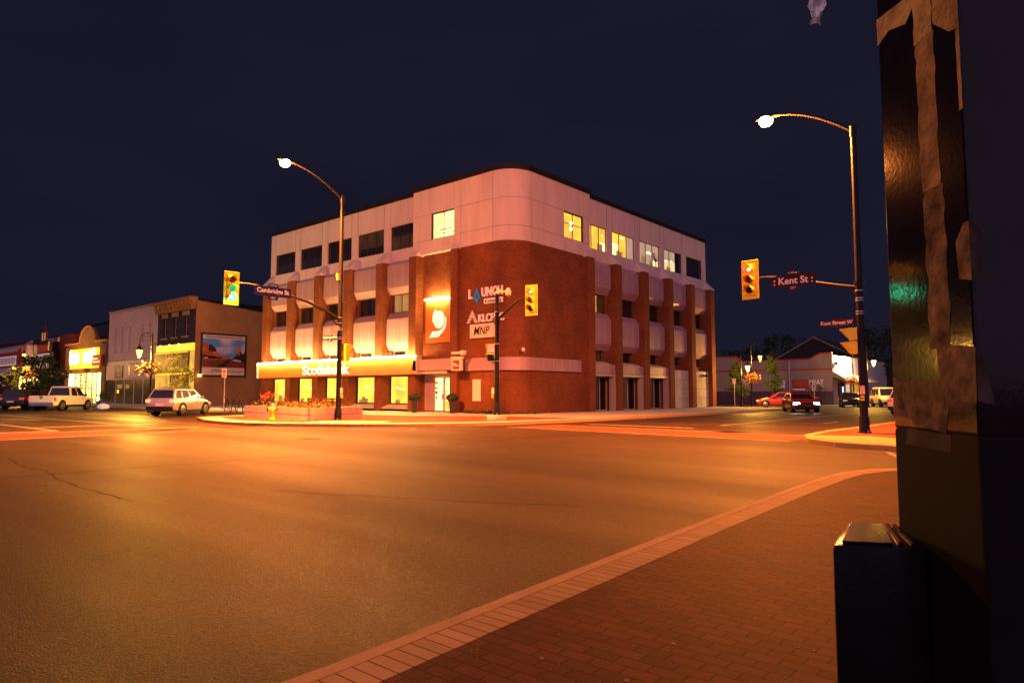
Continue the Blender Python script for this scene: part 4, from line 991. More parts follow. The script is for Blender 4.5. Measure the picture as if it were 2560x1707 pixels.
def leaftree(name, label, x, y, base, h, rx, rz, leafm, n, size, seed, group=None, shape='cone', trunk=.06, gap=.0):
    t = thing(name, label, 'tree', (x, y, base), group)
    r_ = random.Random(seed); mb = MB()
    mb.cyl((x, y, base), (x, y, base+h*.55), trunk, trunk*.6, 'bark', 8); mb.cyl((x, y, base+h*.55), (x+.05, y, base+h*.95), trunk*.6, trunk*.15, 'bark', 6)
    tips = []
    for k in range(26):
        zz = base+h*(r_.uniform(.28, .97)); q = (zz-base)/h
        w = rx*((1.12-q)*1.15 if shape == 'cone' else math.sqrt(max(.08, 1-((q-.62)/.42)**2)))
        a = r_.uniform(0, 2*PI); rr = w*r_.uniform(.35, 1)
        tip = Vector((x+rr*math.cos(a), y+rr*math.sin(a), zz)); tips.append((tip, w))
        mb.tube([(x, y, max(base+h*.2, zz-.35*rr-.1)), (x+rr*.5*math.cos(a), y+rr*.5*math.sin(a), zz-.1*rr), tip], trunk*.28, 'bark', 5, trunk*.08)
    mb.build('trunk', t, smooth=True)
    mb = MB()
    def f(r):
        tip, w = r.choice(tips); s = max(.16, w*.3)
        return tip+Vector((r.gauss(0, s*.62), r.gauss(0, s*.62), r.gauss(0, s*.5)))
    mb.leaves(f, n, size, leafm, r_); mb.build('crown', t, recalc=False); return t
lantern_post(-24.1, -11.5, .0, 5.55, R(215), 'black lantern post with lit lantern before the navy jeweller building', power=7500, arm=.95)
basket(-24.0, -11.75, 3.1, 'large basket of yellow and pink flowers on the lantern post nearest the jeweller', 1.05, 2)
lantern_post(-74.7, -6.0, .13, 7.4, R(215), 'distant black lantern post with lit lantern before the white theatre fascia', power=5000, arm=1.2)
basket(-74.6, -6.2, 3.6, 'basket of red and yellow flowers on the distant lantern post by the theatre', 1.3, 4, ('flower_yellow', 'flower_red', 'leaf_olive'))
lantern_post(2.3, 29.7, .0, 4.95, R(15), 'black lantern post with glaring lantern just past the end of the brick bank', 'lantern_hot', 2200, .6)
lantern_post(-.7, 40.0, .0, 6.4, R(35), 'black lantern post with dim lantern and flower basket before the grey meat shop', power=3000, arm=.95)
basket(-.55, 39.8, 2.9, 'basket of orange flowers on the lantern post before the meat shop wall', 1.15, 6, ('flower_yellow', 'flower_pink', 'flower_red', 'leaf_olive'))
lantern_post(8.1, 44.8, .0, 6.2, R(35), 'black lantern post standing at the lit awning of the meat shop', 'lantern_hot', 1300, .95)
basket(8.1, 44.5, 2.6, 'basket of yellow flowers on the lantern post at the meat shop awning', .9, 8, ('flower_yellow', 'flower_red', 'leaf_olive'))
lantern_post(10.3, 41.0, .0, 5.6, R(20), 'lantern post with glaring lantern half hidden by the right signal pole', 'lantern_hot', 1500, .6)

# ------------------------------------------------------------------ the row of shops on the left
# jeweller
jw = thing('jeweller_shop', 'narrow navy two storey jeweller building with ochre cornice and plain ochre side wall', 'building', (-47, 0, .13))
jx0, jx1 = -52.25, -43.0
mb = MB(); holed(mb, 'L', jx0, jx1-.055, -.5, 0, 6.55, 10.55, [(a, a+1.05, 7.35, 9.55) for a in (-50.9, -48.3, -45.7)], 'navy_brick'); mb.build('front_wall', jw)
mb = MB(); mb.add([(jx1-.05, .05, .1), (jx1, .05, .1), (jx1, 22, .1), (jx1-.05, 22, .1), (jx1-.05, .05, 11.0), (jx1, .05, 11.0), (jx1, 22, 9.0), (jx1-.05, 22, 9.0)], [(0, 3, 2, 1), (4, 5, 6, 7), (1, 2, 6, 5), (0, 4, 7, 3), (0, 1, 5, 4), (2, 3, 7, 6)], 'stucco_orange'); mb.build('side_wall', jw)
mb = MB(); mb.add([(jx1-.2, .0, 10.98), (jx1+.1, .0, 10.98), (jx1+.1, 22, 8.98), (jx1-.2, 22, 8.98), (jx1-.2, .0, 11.2), (jx1+.1, .0, 11.2), (jx1+.1, 22, 9.2), (jx1-.2, 22, 9.2)], [(0, 3, 2, 1), (4, 5, 6, 7), (1, 2, 6, 5), (0, 4, 7, 3), (0, 1, 5, 4), (2, 3, 7, 6)], 'cap_dark'); mb.build('coping', jw)
mb = MB(); mb.box(jx0, jx1-.06, .5, 22, .1, 8.9, 'navy_brick'); mb.build('body', jw)
mb = MB(); mb.box(jx0-.1, jx1+.12, -.75, .1, 10.95, 11.3, 'cornice'); mb.box(jx0-.05, jx1+.06, -.5, .08, 10.56, 10.95, 'cornice'); mb.build('cornice', jw)
for k in range(11):
    a = jx0+.3+k*.86; mb = MB(); mb.frust([(a, -.51, 10.35), (a+.3, -.51, 10.35), (a+.3, -.51, 10.94), (a, -.51, 10.94)], [(a, -.58, 10.6), (a+.3, -.58, 10.6), (a+.3, -.72, 10.94), (a, -.72, 10.94)], 'cornice'); mb.box(a, a+.3, -.5, -.01, 10.05, 10.55, 'cornice'); mb.build('bracket', jw)
for a in (-50.9, -48.3, -45.7):
    f = window(jw, 'L', a, a+1.05, 7.35, 9.55, -.25, [[(0, 1, 'glass_navy')]], 'trim_tan', t=.07, cross=.5)
    mb = MB(); mb.box(a-.2, a+1.25, -.1, 0, 9.55, 10.0, 'trim_tan'); mb.build('window_head', f)
    mb = MB(); mb.box(a-.15, a+1.2, -.16, 0, 7.2, 7.34, 'trim_tan'); mb.build('window_sill', f)
mb = MB(); mb.box(jx0+.1, jx1-.05, -.12, .3, 5.8, 6.54, 'sign_gold'); mb.box(jx1-.75, jx1-.06, -.12, .3, .14, 5.79, 'shop_glow'); mb.box(jx0+.1, -48.6, -.1, .3, .14, 3.3, 'shop_glow'); mb.build('lit_surround', jw)
mb = MB(); mb.box(-48.59, jx1-.76, -.05, .3, .14, 3.35, 'jewel_black'); mb.box(jx0+.1, jx1-.76, -.2, -.1, 3.32, 3.5, 'sign_gold'); mb.box(-46.4, -46.25, -.1, -.05, .2, 3.3, 'trim_tan'); mb.build('shop_window', jw)
mb = MB(); put_text(mb, 'Joh', (-47.6, -.07, 2.6), (1, 0, 0), (0, -1, 0), 1.7, 1.0, 'gold_letter', .01, 0, .35); put_text(mb, 'JEWEL', (-47.2, -.07, 1.85), (1, 0, 0), (0, -1, 0), 1.4, .25, 'gold_letter', .01); mb.build('window_letters', jw)
mb = MB(); mb.box(-45.4, -43.9, -.3, -.1, 2.85, 3.3, 'red_board'); mb.build('notice_board', jw)
for a in (-51.2, -48.9, -46.6, -44.4):
    mb = MB(); mb.tube([(a, -.2, 6.6), (a, -.6, 6.75), (a, -.95, 6.6)], .03, 'black_metal', 6); mb.cyl((a, -.95, 6.62), (a, -.98, 6.42), .05, .16, 'black_metal', 10); g = mb.build('sign_lamp', jw, smooth=True)
    mb = MB(); mb.lathe([(.02, -.08), (.1, -.04), (.12, 0)], (a, -.98, 6.42), 'lantern_hot', 10); mb.build('bulb', g)
js = thing('shop_sign', 'black fascia sign Johnson Jewellers in gold script lit from above', 'shop sign', (-48, -.3, 3.55))
mb = MB(); mb.box(jx0+.15, jx1-.8, -.28, -.13, 3.55, 5.75, 'jewel_black'); mb.build('sign_board', js)
mb = MB(); mb.box(jx0+.15, jx1-.8, -.32, -.285, 5.6, 5.68, 'sign_gold'); mb.build('gold_line', js)
mb = MB(); put_text(mb, 'Johnson', (-47.9, -.29, 4.85), (1, 0, 0), (0, -1, 0), 3.2, 1.3, 'gold_letter', .01, 0, .35); put_text(mb, 'JEWELLERS', (-47.2, -.29, 3.95), (1, 0, 0), (0, -1, 0), 2.8, .38, 'gold_letter', .01, .01); mb.build('sign_letters', js)
# poster on the side wall
ps = thing('wall_poster', 'large framed downtown street photograph poster on the ochre side wall', 'poster', (-42.9, 3, 3.2))
y0, y1, z0, z1 = .75, 5.35, 3.25, 7.45
mb = MB(); mb.box(-42.99, -42.85, y0-.18, y1+.18, z0-.18, z1+.18, 'frame_dark'); mb.build('frame', ps, bevel=.02)
mb = MB()
def pq(pts, m, d): mb.quad([(-42.85+d, y0+(y1-y0)*a, z0+(z1-z0)*b) for a, b in pts], m)
pq([(0, 0), (1, 0), (1, 1), (0, 1)], 'poster_white', .004)
pq([(0, .19), (1, .19), (1, .905), (0, .905)], 'poster_sky', .008)
pq([(0, .19), (1, .19), (1, .33), (.62, .42), (0, .38)], 'poster_road', .014)
pq([(0, .36), (.62, .415), (.62, .46), (.38, .52), (.3, .62), (.14, .74), (0, .82)], 'poster_brick', .017)
pq([(.14, .6), (.3, .58), (.32, .64), (.2, .76), (.14, .76)], 'poster_dark', .019); pq([(0, .38), (.45, .42), (.45, .45), (0, .5)], 'poster_dark', .0195)
pq([(.68, .39), (1, .33), (1, .62), (.86, .6), (.76, .48)], 'poster_dark', .02)
pq([(.82, .5), (.88, .5), (.88, .76), (.85, .8), (.82, .76)], 'poster_brick', .022); pq([(.92, .56), (.98, .56), (.98, .66), (.92, .66)], 'poster_white', .023)
pq([(.7, .37), (.92, .34), (.9, .38), (.74, .41)], 'poster_white', .024); pq([(.02, .4), (.14, .405), (.12, .44), (.03, .43)], 'poster_white', .0245)
pq([(.3, .2), (.62, .4), (.66, .4), (.52, .2)], 'poster_dark', .018)
mb.build('picture', ps, recalc=False)
mb = MB(); put_text(mb, 'Welcome to Historic Downtown Lindsay', (-42.835, (y0+y1)/2, z0+(z1-z0)*.952), (0, 1, 0), (1, 0, 0), 4.0, .26, 'sign_black', .004, .01)
put_text(mb, 'Johnson', (-42.835, 2.45, z0+(z1-z0)*.105), (0, 1, 0), (1, 0, 0), 1.7, .5, 'sign_black', .004, 0, .35); put_text(mb, 'JEWELLERS', (-42.835, 4.3, z0+(z1-z0)*.09), (0, 1, 0), (1, 0, 0), 1.75, .22, 'sign_black', .004); mb.build('poster_letters', ps)
mb = MB(); mb.box(-42.84, -42.6, .3, .65, 3.05, 3.3, 'lantern_glow'); mb.build('poster_lamp', ps)
# pale siding building
pb = thing('pale_shop', 'pale pink two storey building with vertical siding and narrow slit windows', 'building', (-59, 0, .13))
a0, a1 = -66.9, -52.35
hl = [(-65.1, -64.3, 6.2, 9.3), (-62.9, -62.1, 6.2, 9.3), (-60.7, -59.9, 6.2, 9.3), (-56.9, -56.1, 6.2, 9.3), (-54.9, -54.1, 6.2, 9.3)]
mb = MB(); holed(mb, 'L', a0, a1, -.4, 0, 4.3, 11.3, hl, 'siding')
mb.box(a0, a1, .4, 20, .1, 11.2, 'siding'); mb.build('wall', pb)
mb = MB()
k = a0+.15
while k < a1:
    segs = [(5.25, 11.25)]
    for h in hl:
        if h[0]-.05 < k < h[1]+.05: segs = [(5.25, h[2]), (h[3], 11.25)]
    for q0, q1 in segs: mb.box(k-.035, k+.035, -.05, 0, q0, q1, 'siding')
    k += .29
mb.build('siding_rib', pb); mb = MB(); mb.box(a0-.05, a1+.02, -.1, .5, 11.3, 11.5, 'trim_tan'); mb.build('coping', pb)
mb = MB(); mb.box(a0, a1, -.14, .0, 2.95, 5.22, 'siding'); mb.box(a0, a1, -.16, 0, 5.22, 5.27, 'joint'); mb.build('fascia', pb)
for h in hl: window(pb, 'L', *h, -.2, [[(0, 1, 'slit_glass')]], 'siding', t=.05)
mb = MB(); mb.box(a0+.1, a1-.1, -.02, .3, .14, 2.94, 'shopfront_dark'); mb.build('shopfront', pb)
mb = MB()
for q in (-63.8, -61, -58.2, -55.6): mb.box(q, q+.12, -.1, -.02, .14, 2.94, 'frame_grey')
for q, w in ((-63.3, 1.5), (-60.7, .7), (-60.2, .5)): mb.box(q, q+w, -.035, -.022, 1.9, 2.4, 'lit_dim')
mb.box(-63.4, -62.8, -.035, -.022, 1.35, 1.75, 'sign_gold'); mb.build('shop_fitting', pb)
s1 = thing('shop_sign', 'plum square sign with pale emblem on the pale building', 'shop sign', (-63, -.2, 3.2))
mb = MB(); mb.box(-63.9, -61.4, -.22, -.145, 3.15, 4.7, 'plum_sign'); mb.build('sign_board', s1); mb = MB(); mb.cyl((-62.65, -.22, 4.15), (-62.65, -.235, 4.15), .3, .3, 'purple_sign', 16); mb.box(-63.3, -62, -.232, -.222, 3.5, 3.62, 'purple_sign'); mb.build('emblem', s1)
s2 = thing('shop_sign', 'wide lilac shop sign with dark oval emblem on the pale building', 'shop sign', (-57, -.2, 3.2))
mb = MB(); mb.box(-60.1, -52.9, -.22, -.145, 3.1, 5.15, 'purple_sign'); mb.build('sign_board', s2); mb = MB(); mb.lathe([(.3, -.01), (.3, .01)], (0, 0, 0), 'jewel_black', 16)
mb = MB(); mb.X = axes((-59.3, -.23, 3.95), (1, 0, 0), (0, -1, 0)); mb.prism([(.3*math.cos(t*PI/10), .55*math.sin(t*PI/10)) for t in range(20)], -.005, .005, 'jewel_black'); mb.box(-.4, 4.8, .78, .98, -.005, .005, 'plum_sign'); mb.box(1.6, 3.6, -.3, .15, -.005, .005, 'plum_sign'); mb.build('emblem', s2)
# lit brown shop with arched parapet
ys = thing('restaurant', 'low brown brick restaurant with arched parapet and blazing yellow sign and windows', 'building', (-74, 0, .13))
a0, a1 = -82.3, -67.0
mb = MB(); mb.box(a0, a1, 0, 18, .1, 7.9, 'brick_brown'); mb.box(a0, a0+2.0, -.25, -.001, .1, 7.6, 'brick_brown'); mb.box(a1-1.4, a1, -.25, -.001, .1, 7.6, 'brick_brown'); mb.box(a0+2.0, a1-1.4, -.2, -.001, 4.0, 4.55, 'brick_brown'); mb.box(a0+2.0, a1-1.4, -.2, -.001, 7.3, 7.9, 'brick_brown'); mb.build('wall', ys)
mb = MB(); pts = [(-73.9+2.9*math.cos(t*PI/14), 7.9+2.2*math.sin(t*PI/14)) for t in range(15)]
mb.add([(x, -.25, z) for x, z in pts]+[(x, .3, z) for x, z in pts], [tuple(range(15)), tuple(range(29, 14, -1))]+[(i, 15+i, 16+i, i+1) for i in range(14)], 'brick_brown')
mb.box(a0-.1, -76.8, -.4, .3, 7.9, 8.15, 'cornice'); mb.box(-71.0, a1+.05, -.4, .3, 7.9, 8.15, 'cornice'); mb.tube([(-73.9+3*math.cos(t*PI/14), -.2, 7.9+2.3*math.sin(t*PI/14)) for t in range(15)], .14, 'cornice', 6); mb.build('parapet', ys)
mb = MB(); mb.box(a0+2.2, a1-1.5, -.12, -.002, .14, 3.95, 'shop_hot'); mb.build('lit_shopfront', ys)
mb = MB()
for q in (-80, -78.3, -76.2, -74, -71.8, -70.1): mb.box(q, q+.25, -.2, -.125, .14, 3.95, 'brick_brown')
mb.build('mullion', ys)
mb = MB(); mb.box(a0+2.1, a0+2.7, -.3, -.21, .3, 3.9, 'neon'); mb.box(a0+3.3, a0+3.75, -.3, -.21, .3, 3.9, 'neon'); mb.box(-69.2, -68.85, -.3, -.21, .3, 3.9, 'neon'); mb.build('light_strip', ys)
s3 = thing('shop_sign', 'blazing yellow sign box of white glowing letters on the brown restaurant', 'shop sign', (-75, -.5, 4.6))
mb = MB(); mb.box(-79.6, -69.3, -.45, -.21, 4.6, 7.2, 'sign_gold'); mb.build('sign_panel', s3)
mb = MB(); 
for q, w, hh in ((-79.2, .35, 2.2), (-78.3, .3, 1.2), (-77.6, .5, 1.6), (-76.7, .8, 1.7), (-73.6, .9, 1.7), (-72.1, .9, 1.9), (-70.6, .5, 2.2)):
    if q == -73.6: mb.build('glowing_letters', s3); mb = MB()
    mb.tube([(q+w*.5*math.cos(t*PI/6)+w*.2, -.52, 5.35+hh*.38+hh*.4*math.sin(t*PI/6)) for t in range(13)], .12, 'neon', 6)
mb.build('glowing_letters', s3)
s4 = thing('shop_sign', 'small red sign with white lettering lines at the restaurant corner', 'shop sign', (-69, -.6, 4.7))
mb = MB(); mb.box(-70.2, -67.2, -.75, -.5, 4.85, 6.2, 'red_board'); mb.build('sign_board', s4); mb = MB(); mb.box(-69.8, -68.2, -.77, -.755, 5.6, 5.8, 'sign_white'); mb.box(-69.8, -67.5, -.77, -.755, 5.2, 5.4, 'sign_white'); mb.build('sign_lines', s4)
# marquee sign on the theatre
mq = thing('theatre', 'maroon theatre with dark flat roofline behind the white fascia', 'building', (-95, 0, .13))
mb = MB(); mb.box(-130, -82.6, .5, 24, .1, 9.8, 'maroon'); mb.build('wall', mq)
mb = MB(); mb.box(-92, -82.6, .2, .5, .1, 4.0, 'shopfront_dark'); mb.build('entrance', mq)
mb = MB(); mb.box(-91, -83.0, -1.4, .2, 3.6, 4.4, 'trim_tan'); mb.build('entrance_canopy', mq)
mb = MB(); mb.tube([(-99+6.5*math.cos(t*PI/10), .4, 8.6+.9*math.sin(t*PI/10)) for t in range(6, 16)], .25, 'white_board', 6); mb.box(-94, -88, .3, .5, 8.9, 9.5, 'white_board'); mb.build('roof_sign', mq)
mk = thing('marquee_sign', 'theatre marquee with dark ornate top and pale letter panel', 'sign', (-88, -1, 4.6))
mb = MB(); mb.box(-91.2, -84.8, -1.4, -1.0, 4.7, 7.2, 'frame_dark'); mb.build('sign_box', mk)
mb = MB(); mb.box(-91.0, -85.3, -1.43, -1.405, 4.95, 7.0, 'marquee'); mb.build('letter_panel', mk)
mb = MB()
for z, qs in ((6.3, ((-90.5, .6), (-89.4, .8), (-88.1, 1.6))), (5.75, ((-90.6, 2.4), (-88, .9))), (5.2, ((-90.7, 1.1), (-89.4, .8)))):
    for q, w in qs: mb.box(q, q+w, -1.45, -1.432, z, z+.32, 'sign_gold' if z < 5.3 or w > 2 else ('red_board' if w > 1.5 else 'sign_black'))
mb.build('letter_rows', mk)
mb = MB(); mb.box(-91.4, -85.6, -1.35, -1.05, 7.25, 8.9, 'jewel_black'); mb.box(-89.8, -87.6, -1.3, -1.1, 8.9, 10.2, 'maroon'); mb.add([(-89.6, -1.3, 10.2), (-87.8, -1.3, 10.2), (-88.7, -1.2, 11.8), (-89.6, -1.1, 10.2), (-87.8, -1.1, 10.2)], [(0, 1, 2), (4, 3, 2), (1, 4, 2), (3, 0, 2)], 'maroon'); mb.build('ornate_top', mk)
mb = MB(); mb.box(-90.8, -86.4, -1.38, -1.352, 7.45, 8.3, 'red_board'); mb.box(-89.5, -89.1, -1.34, -1.302, 8.95, 10.1, 'gold_letter'); mb.box(-88.4, -88.0, -1.34, -1.302, 8.95, 10.1, 'gold_letter'); mb.box(-86.2, -85.8, -1.38, -1.352, 7.4, 8.7, 'gold_letter'); mb.build('neon_trim', mk)
# white fascia shop
wf = thing('pizza_shop', 'white boxy shop fascia with long red signboard and bright shopfront below', 'building', (-100, -1, .13))
mb = MB(); mb.box(-114, -91.6, -2.6, .4, 4.2, 8.3, 'white_board'); mb.box(-114, -91.6, -2.7, .4, 8.3, 8.5, 'trim_tan'); mb.build('fascia', wf)
mb = MB(); mb.box(-112, -92, -.4, .4, .1, 4.2, 'maroon'); mb.build('wall', wf); mb = MB(); mb.box(-103.5, -93, -.5, -.41, .14, 4.0, 'shop_hot'); mb.build('lit_shopfront', wf)
mb = MB()
for q in (-101.5, -99, -96.5, -94.5): mb.box(q, q+.25, -.6, -.505, .14, 4.0, 'maroon')
mb.build('mullion', wf)
s5 = thing('shop_sign', 'long red framed signboard of pale letters on the white fascia', 'shop sign', (-103, -2.7, 5))
mb = MB(); mb.box(-111.5, -95, -2.75, -2.61, 5.3, 7.6, 'red_board'); mb.box(-95, -92.9, -2.9, -2.61, 5.5, 7.9, 'red_board'); mb.build('sign_board', s5)
mb = MB(); mb.box(-111.1, -96, -2.78, -2.755, 5.55, 7.0, 'marquee'); mb.build('sign_panel', s5)
mb = MB()
for k in range(15): mb.box(-108.5+k*.8, -108.5+k*.8+.4, -2.8, -2.785, 5.8, 6.8, 'red_board')
mb.build('letter_strokes', s5)
fb = thing('far_building', 'large dark grey block rising behind the theatre', 'building', (-120, 40, 0))
mb = MB(); mb.box(-170, -100.5, 30, 60, 0, 18.5, 'grey_dark'); mb.box(-100.5, -96, 31, 55, 0, 15.5, 'grey_dark'); mb.box(-107, -101.5, 29.5, 34, 18.5, 19.3, 'grey_dark'); mb.build('wall', fb)
mb = MB(); mb.box(-170, -100, 29.9, 60, 18.5, 18.9, 'cap_dark'); mb.build('roof', fb)
lb_ = thing('arcade_building', 'dark maroon building with white snow-patterned band at the left edge', 'building', (-130, -1, .13))
mb = MB(); mb.box(-150, -114.3, .2, 20, .1, 9.9, 'maroon'); mb.build('wall', lb_)
mb = MB(); mb.box(-150, -114.3, .0, .19, 6.6, 8.9, 'white_board'); mb.box(-150, -114.3, 0, .19, 5.0, 5.7, 'white_board'); mb.build('painted_band', lb_)
# street trees and pots on the left
leaftree('small_tree', 'slim leafy tree before the jeweller with the light shining through', -26.9, -8.3, .0, 4.5, 1.0, 2, ['leaf_olive', 'leaf', 'leaf_olive'], 900, .15, 21, 'small street trees on the left', 'round')
leaftree('bushy_tree', 'low dense bushy tree behind the yellow pickup truck', -58.0, -9.4, .0, 5.2, 2.4, 2, ['leaf', 'leaf_dark', 'leaf'], 2600, .26, 22, 'small street trees on the left', 'round', .08)
leaftree('small_tree', 'thin reddish young tree before the blazing restaurant windows', -43.8, -9.5, .0, 3.7, .85, 2, ['leaf_red', 'leaf_dark', 'leaf_red'], 420, .12, 23, 'small street trees on the left', 'cone', .04)
leaftree('small_tree', 'yellowish bush at the lit pizza shop corner', -77, -7, .0, 4.6, 2.0, 2, ['leaf_olive', 'leaf'], 700, .22, 24, 'small street trees on the left', 'round')
bp = thing('potted_shrub', 'dark shrub in a blue barrel pot behind the pickup truck', 'potted plant', (-40.2, -9.2, 0))
mb = MB(); mb.lathe([(.36, 0), (.42, .1), (.5, .65), (.5, .7), (.4, .7)], (-40.2, -9.2, .0), 'pot_blue', 16); mb.build('pot', bp, smooth=True)
mb = MB(); mb.leaves(lambda r: (-40.2+r.gauss(0, .4), -9.2+r.gauss(0, .4), 1.1+r.gauss(0, .26)), 420, .13, ['leaf_dark'], random.Random(8)); mb.build('foliage', bp, recalc=False)
sk = thing('paper_bag', 'crumpled pale bag lying on the road beside the blue pot', 'bag', (-37.9, -9.9, 0))
mb = MB(); mb.lathe([(.05, 0), (.42, .05), (.5, .22), (.36, .42), (.1, .5)], (-37.9, -9.9, .0), 'marquee', 9); mb.build('bag', sk)
# timber gate in the gap beside the bank
gt = thing('timber_gate', 'dark timber gate between the ochre wall and the bank', 'gate', (-36, 6, .1))
mb = MB()
for k in range(10): mb.box(-42.5+k*.9, -41.66+k*.9, 7.4, 7.48, .15, 2.5, 'wood')
mb.build('boards', gt); mb = MB(); mb.box(-42.6, -33, 7.49, 7.58, .6, .75, 'wood'); mb.box(-42.6, -33, 7.49, 7.58, 2.0, 2.15, 'wood'); mb.build('rail', gt)

# ------------------------------------------------------------------ right background
mt = thing('meat_shop', 'long low grey lilac meat shop with red stripes and lit corner awning', 'building', (-6, 60, 0))
X1, YM = 2.0, 60.0
mb = MB()
pr_ = [(-22, 0), (X1, 0), (X1, 6.4), (.6, 6.35), (-.6, 5.72), (-9.8, 5.6), (-10.6, 6.3), (-22, 6.3)]
mb.add([(x, YM, z) for x, z in pr_]+[(x, YM+.4, z) for x, z in pr_], [tuple(range(8)), tuple(range(15, 7, -1))]+[(i, 8+i, 8+(i+1) % 8, (i+1) % 8) for i in range(8)], 'grey_siding')
mb.box(-22, X1-.01, YM+.4, YM+30, 0, 5.5, 'grey_siding'); mb.box(X1-.4, X1, YM+.4, YM+30, 0, 6.2, 'white_board'); mb.build('wall', mt)
mb = MB(); mb.box(-22, X1+.02, YM-.06, YM, 4.35, 4.5, 'red_trim')
seg = [(-22, 6.3), (-10.6, 6.3), (-9.8, 5.6), (-.6, 5.72), (.6, 6.35), (X1, 6.4)]
for (xa, za), (xb, zb) in zip(seg, seg[1:]): mb.add([(xa, YM-.06, za), (xb, YM-.06, zb), (xb, YM-.06, zb+.16), (xa, YM-.06, za+.16), (xa, YM+.45, za), (xb, YM+.45, zb), (xb, YM+.45, zb+.16), (xa, YM+.45, za+.16)], [(0, 1, 2, 3), (7, 6, 5, 4), (0, 4, 5, 1), (3, 2, 6, 7), (0, 3, 7, 4), (1, 5, 6, 2)], 'red_trim')
mb.build('red_stripe', mt)
mb = MB(); mb.cyl((-3.3, YM-.1, 0), (-3.3, YM-.1, 5.6), .08, .08, 'white_board', 8); mb.build('downpipe', mt)
mb = MB(); mb.box(-22, X1, YM-.03, YM, 0, 1.6, 'plum_sign'); mb.build('dado', mt)
mb = MB(); mb.frust([(X1, YM-.05, 3.4), (X1, YM+16, 3.4), (X1, YM+16, 4.1), (X1, YM-.05, 4.1)], [(X1+2.0, YM-.05, 2.7), (X1+2.0, YM+16, 2.7), (X1+2.0, YM+16, 2.85), (X1+2.0, YM-.05, 2.85)], 'awning'); mb.build('awning', mt)
mb = MB(); mb.box(X1, X1+.08, YM+2.2, YM+5, .9, 2.7, 'glass_navy'); mb.box(X1, X1+.08, YM+6, YM+7.6, .2, 2.5, 'lit_pale'); mb.box(X1, X1+.08, YM+9, YM+15, .7, 2.6, 'lit_amber'); mb.build('shop_window', mt)
mb = MB(); mb.box(X1+.082, X1+.1, YM+2.6, YM+3.2, 1.0, 2.6, 'red_board'); mb.box(X1+.082, X1+.1, YM+3.9, YM+4.5, 1.3, 2.2, 'neon_blue'); mb.build('window_poster', mt)
mb = MB(); mb.box(X1, X1+.4, YM+1.2, YM+1.9, 5.0, 5.3, 'frame_dark'); fl = mb.build('floodlight', mt); mb = MB(); mb.box(X1+.4, X1+.48, YM+1.2, YM+1.9, 4.9, 5.3, 'lantern_hot'); mb.build('flood_lens', fl)
ld = bpy.data.lights.new('flood_light', 'AREA'); ld.energy = 3500; ld.color = (1, .72, .42); ld.size = .6; lo = bpy.data.objects.new('flood_light', ld); COL.objects.link(lo); lo.location = (X1+2.2, YM+5.5, 6.4); lo.rotation_euler = (0, R(38), 0)
sm = thing('wall_sign', 'red board and white MEAT lettering on the grey meat shop wall', 'sign', (-1, YM-.1, 2))
mb = MB(); mb.box(-2.9, -.95, YM-.1, YM-.031, 1.95, 3.1, 'red_board'); mb.build('sign_board', sm)
mb = MB(); put_text(mb, 'MEAT', (.05, YM-.05, 2.75), (1, 0, 0), (0, -1, 0), 1.75, .62, 'sign_white_dim', .02, .02); mb.build('letters', sm)
mb = MB()
for z in (2.3, 2.55, 2.8): mb.box(-2.7, -1.2, YM-.115, YM-.102, z, z+.07, 'trim_tan')
mb.box(-.8, .95, YM-.05, YM-.03, 2.2, 2.26, 'sign_white_dim'); mb.box(-2.9, -1.4, YM-.1, YM-.031, 1.75, 1.93, 'sign_white_dim'); mb.build('sign_lines', sm)
sm2 = thing('wall_sign', 'faint MEAT lettering and white notice on the grey wall behind the trees', 'sign', (-8, YM-.1, 2))
mb = MB(); put_text(mb, 'MEAT', (-9.6, YM-.05, 2.75), (1, 0, 0), (0, -1, 0), 1.75, .62, 'sign_white_dim', .02, .02); mb.box(-10.4, -8.7, YM-.05, YM-.03, 2.2, 2.26, 'sign_white_dim'); mb.build('letters', sm2)
mb = MB(); mb.box(-5.2, -3.9, YM-.08, YM-.031, 2.0, 3.0, 'sign_white_dim'); mb.build('notice', sm2)
gh = thing('gable_house', 'dark shingled gable roof rising behind the meat shop', 'building', (-12, 105, 0))
gx, gy = -13.2, 104.5
mb = MB(); mb.box(gx-8.5, gx+12, gy+.4, gy+20, 0, 6.4, 'maroon'); mb.build('wall', gh)
mb = MB(); mb.add([(gx-10.5, gy, 6.2), (gx, gy, 12.0), (gx+10.5, gy, 6.2), (gx-10.5, gy+22, 6.2), (gx, gy+22, 12.0), (gx+10.5, gy+22, 6.2)], [(0, 1, 2), (5, 4, 3), (0, 3, 4, 1), (1, 4, 5, 2), (0, 2, 5, 3)], 'shingle'); mb.build('roof', gh)
mb = MB(); mb.tube([(gx-10.6, gy-.1, 6.15), (gx, gy-.1, 12.0), (gx+10.6, gy-.1, 6.15)], .14, 'trim_tan', 6); mb.build('roof_trim', gh)
mb = MB(); mb.box(gx-9.9, gx-8.9, gy+4, gy+5, 6, 9.6, 'brick'); mb.build('chimney', gh)
TG = 'dark trees beyond the meat shop'
def bigtree(x, y, h, r, label, seed, n=900): return leaftree('tall_tree', label, x, y, 0, h, r, r, ['leaf_dark'], n, .55, seed, TG, 'round', .3)
bigtree(-28, 106, 10.2, 5.5, 'broad dark tree behind the wall left of the lantern posts', 31, 1300)
bigtree(-21.5, 111, 13.2, 4.2, 'tall dark tree between the broad tree and the gable roof', 32, 1200)
bigtree(-17.5, 118, 13.5, 2.6, 'small dark treetop just left of the gable ridge', 33, 300)
bigtree(1.0, 92, 12.2, 5.0, 'large dark tree behind the right signal pole', 34, 1400)
bigtree(9, 84, 9.2, 3.5, 'dark tree at the right beside the black post', 35, 900)
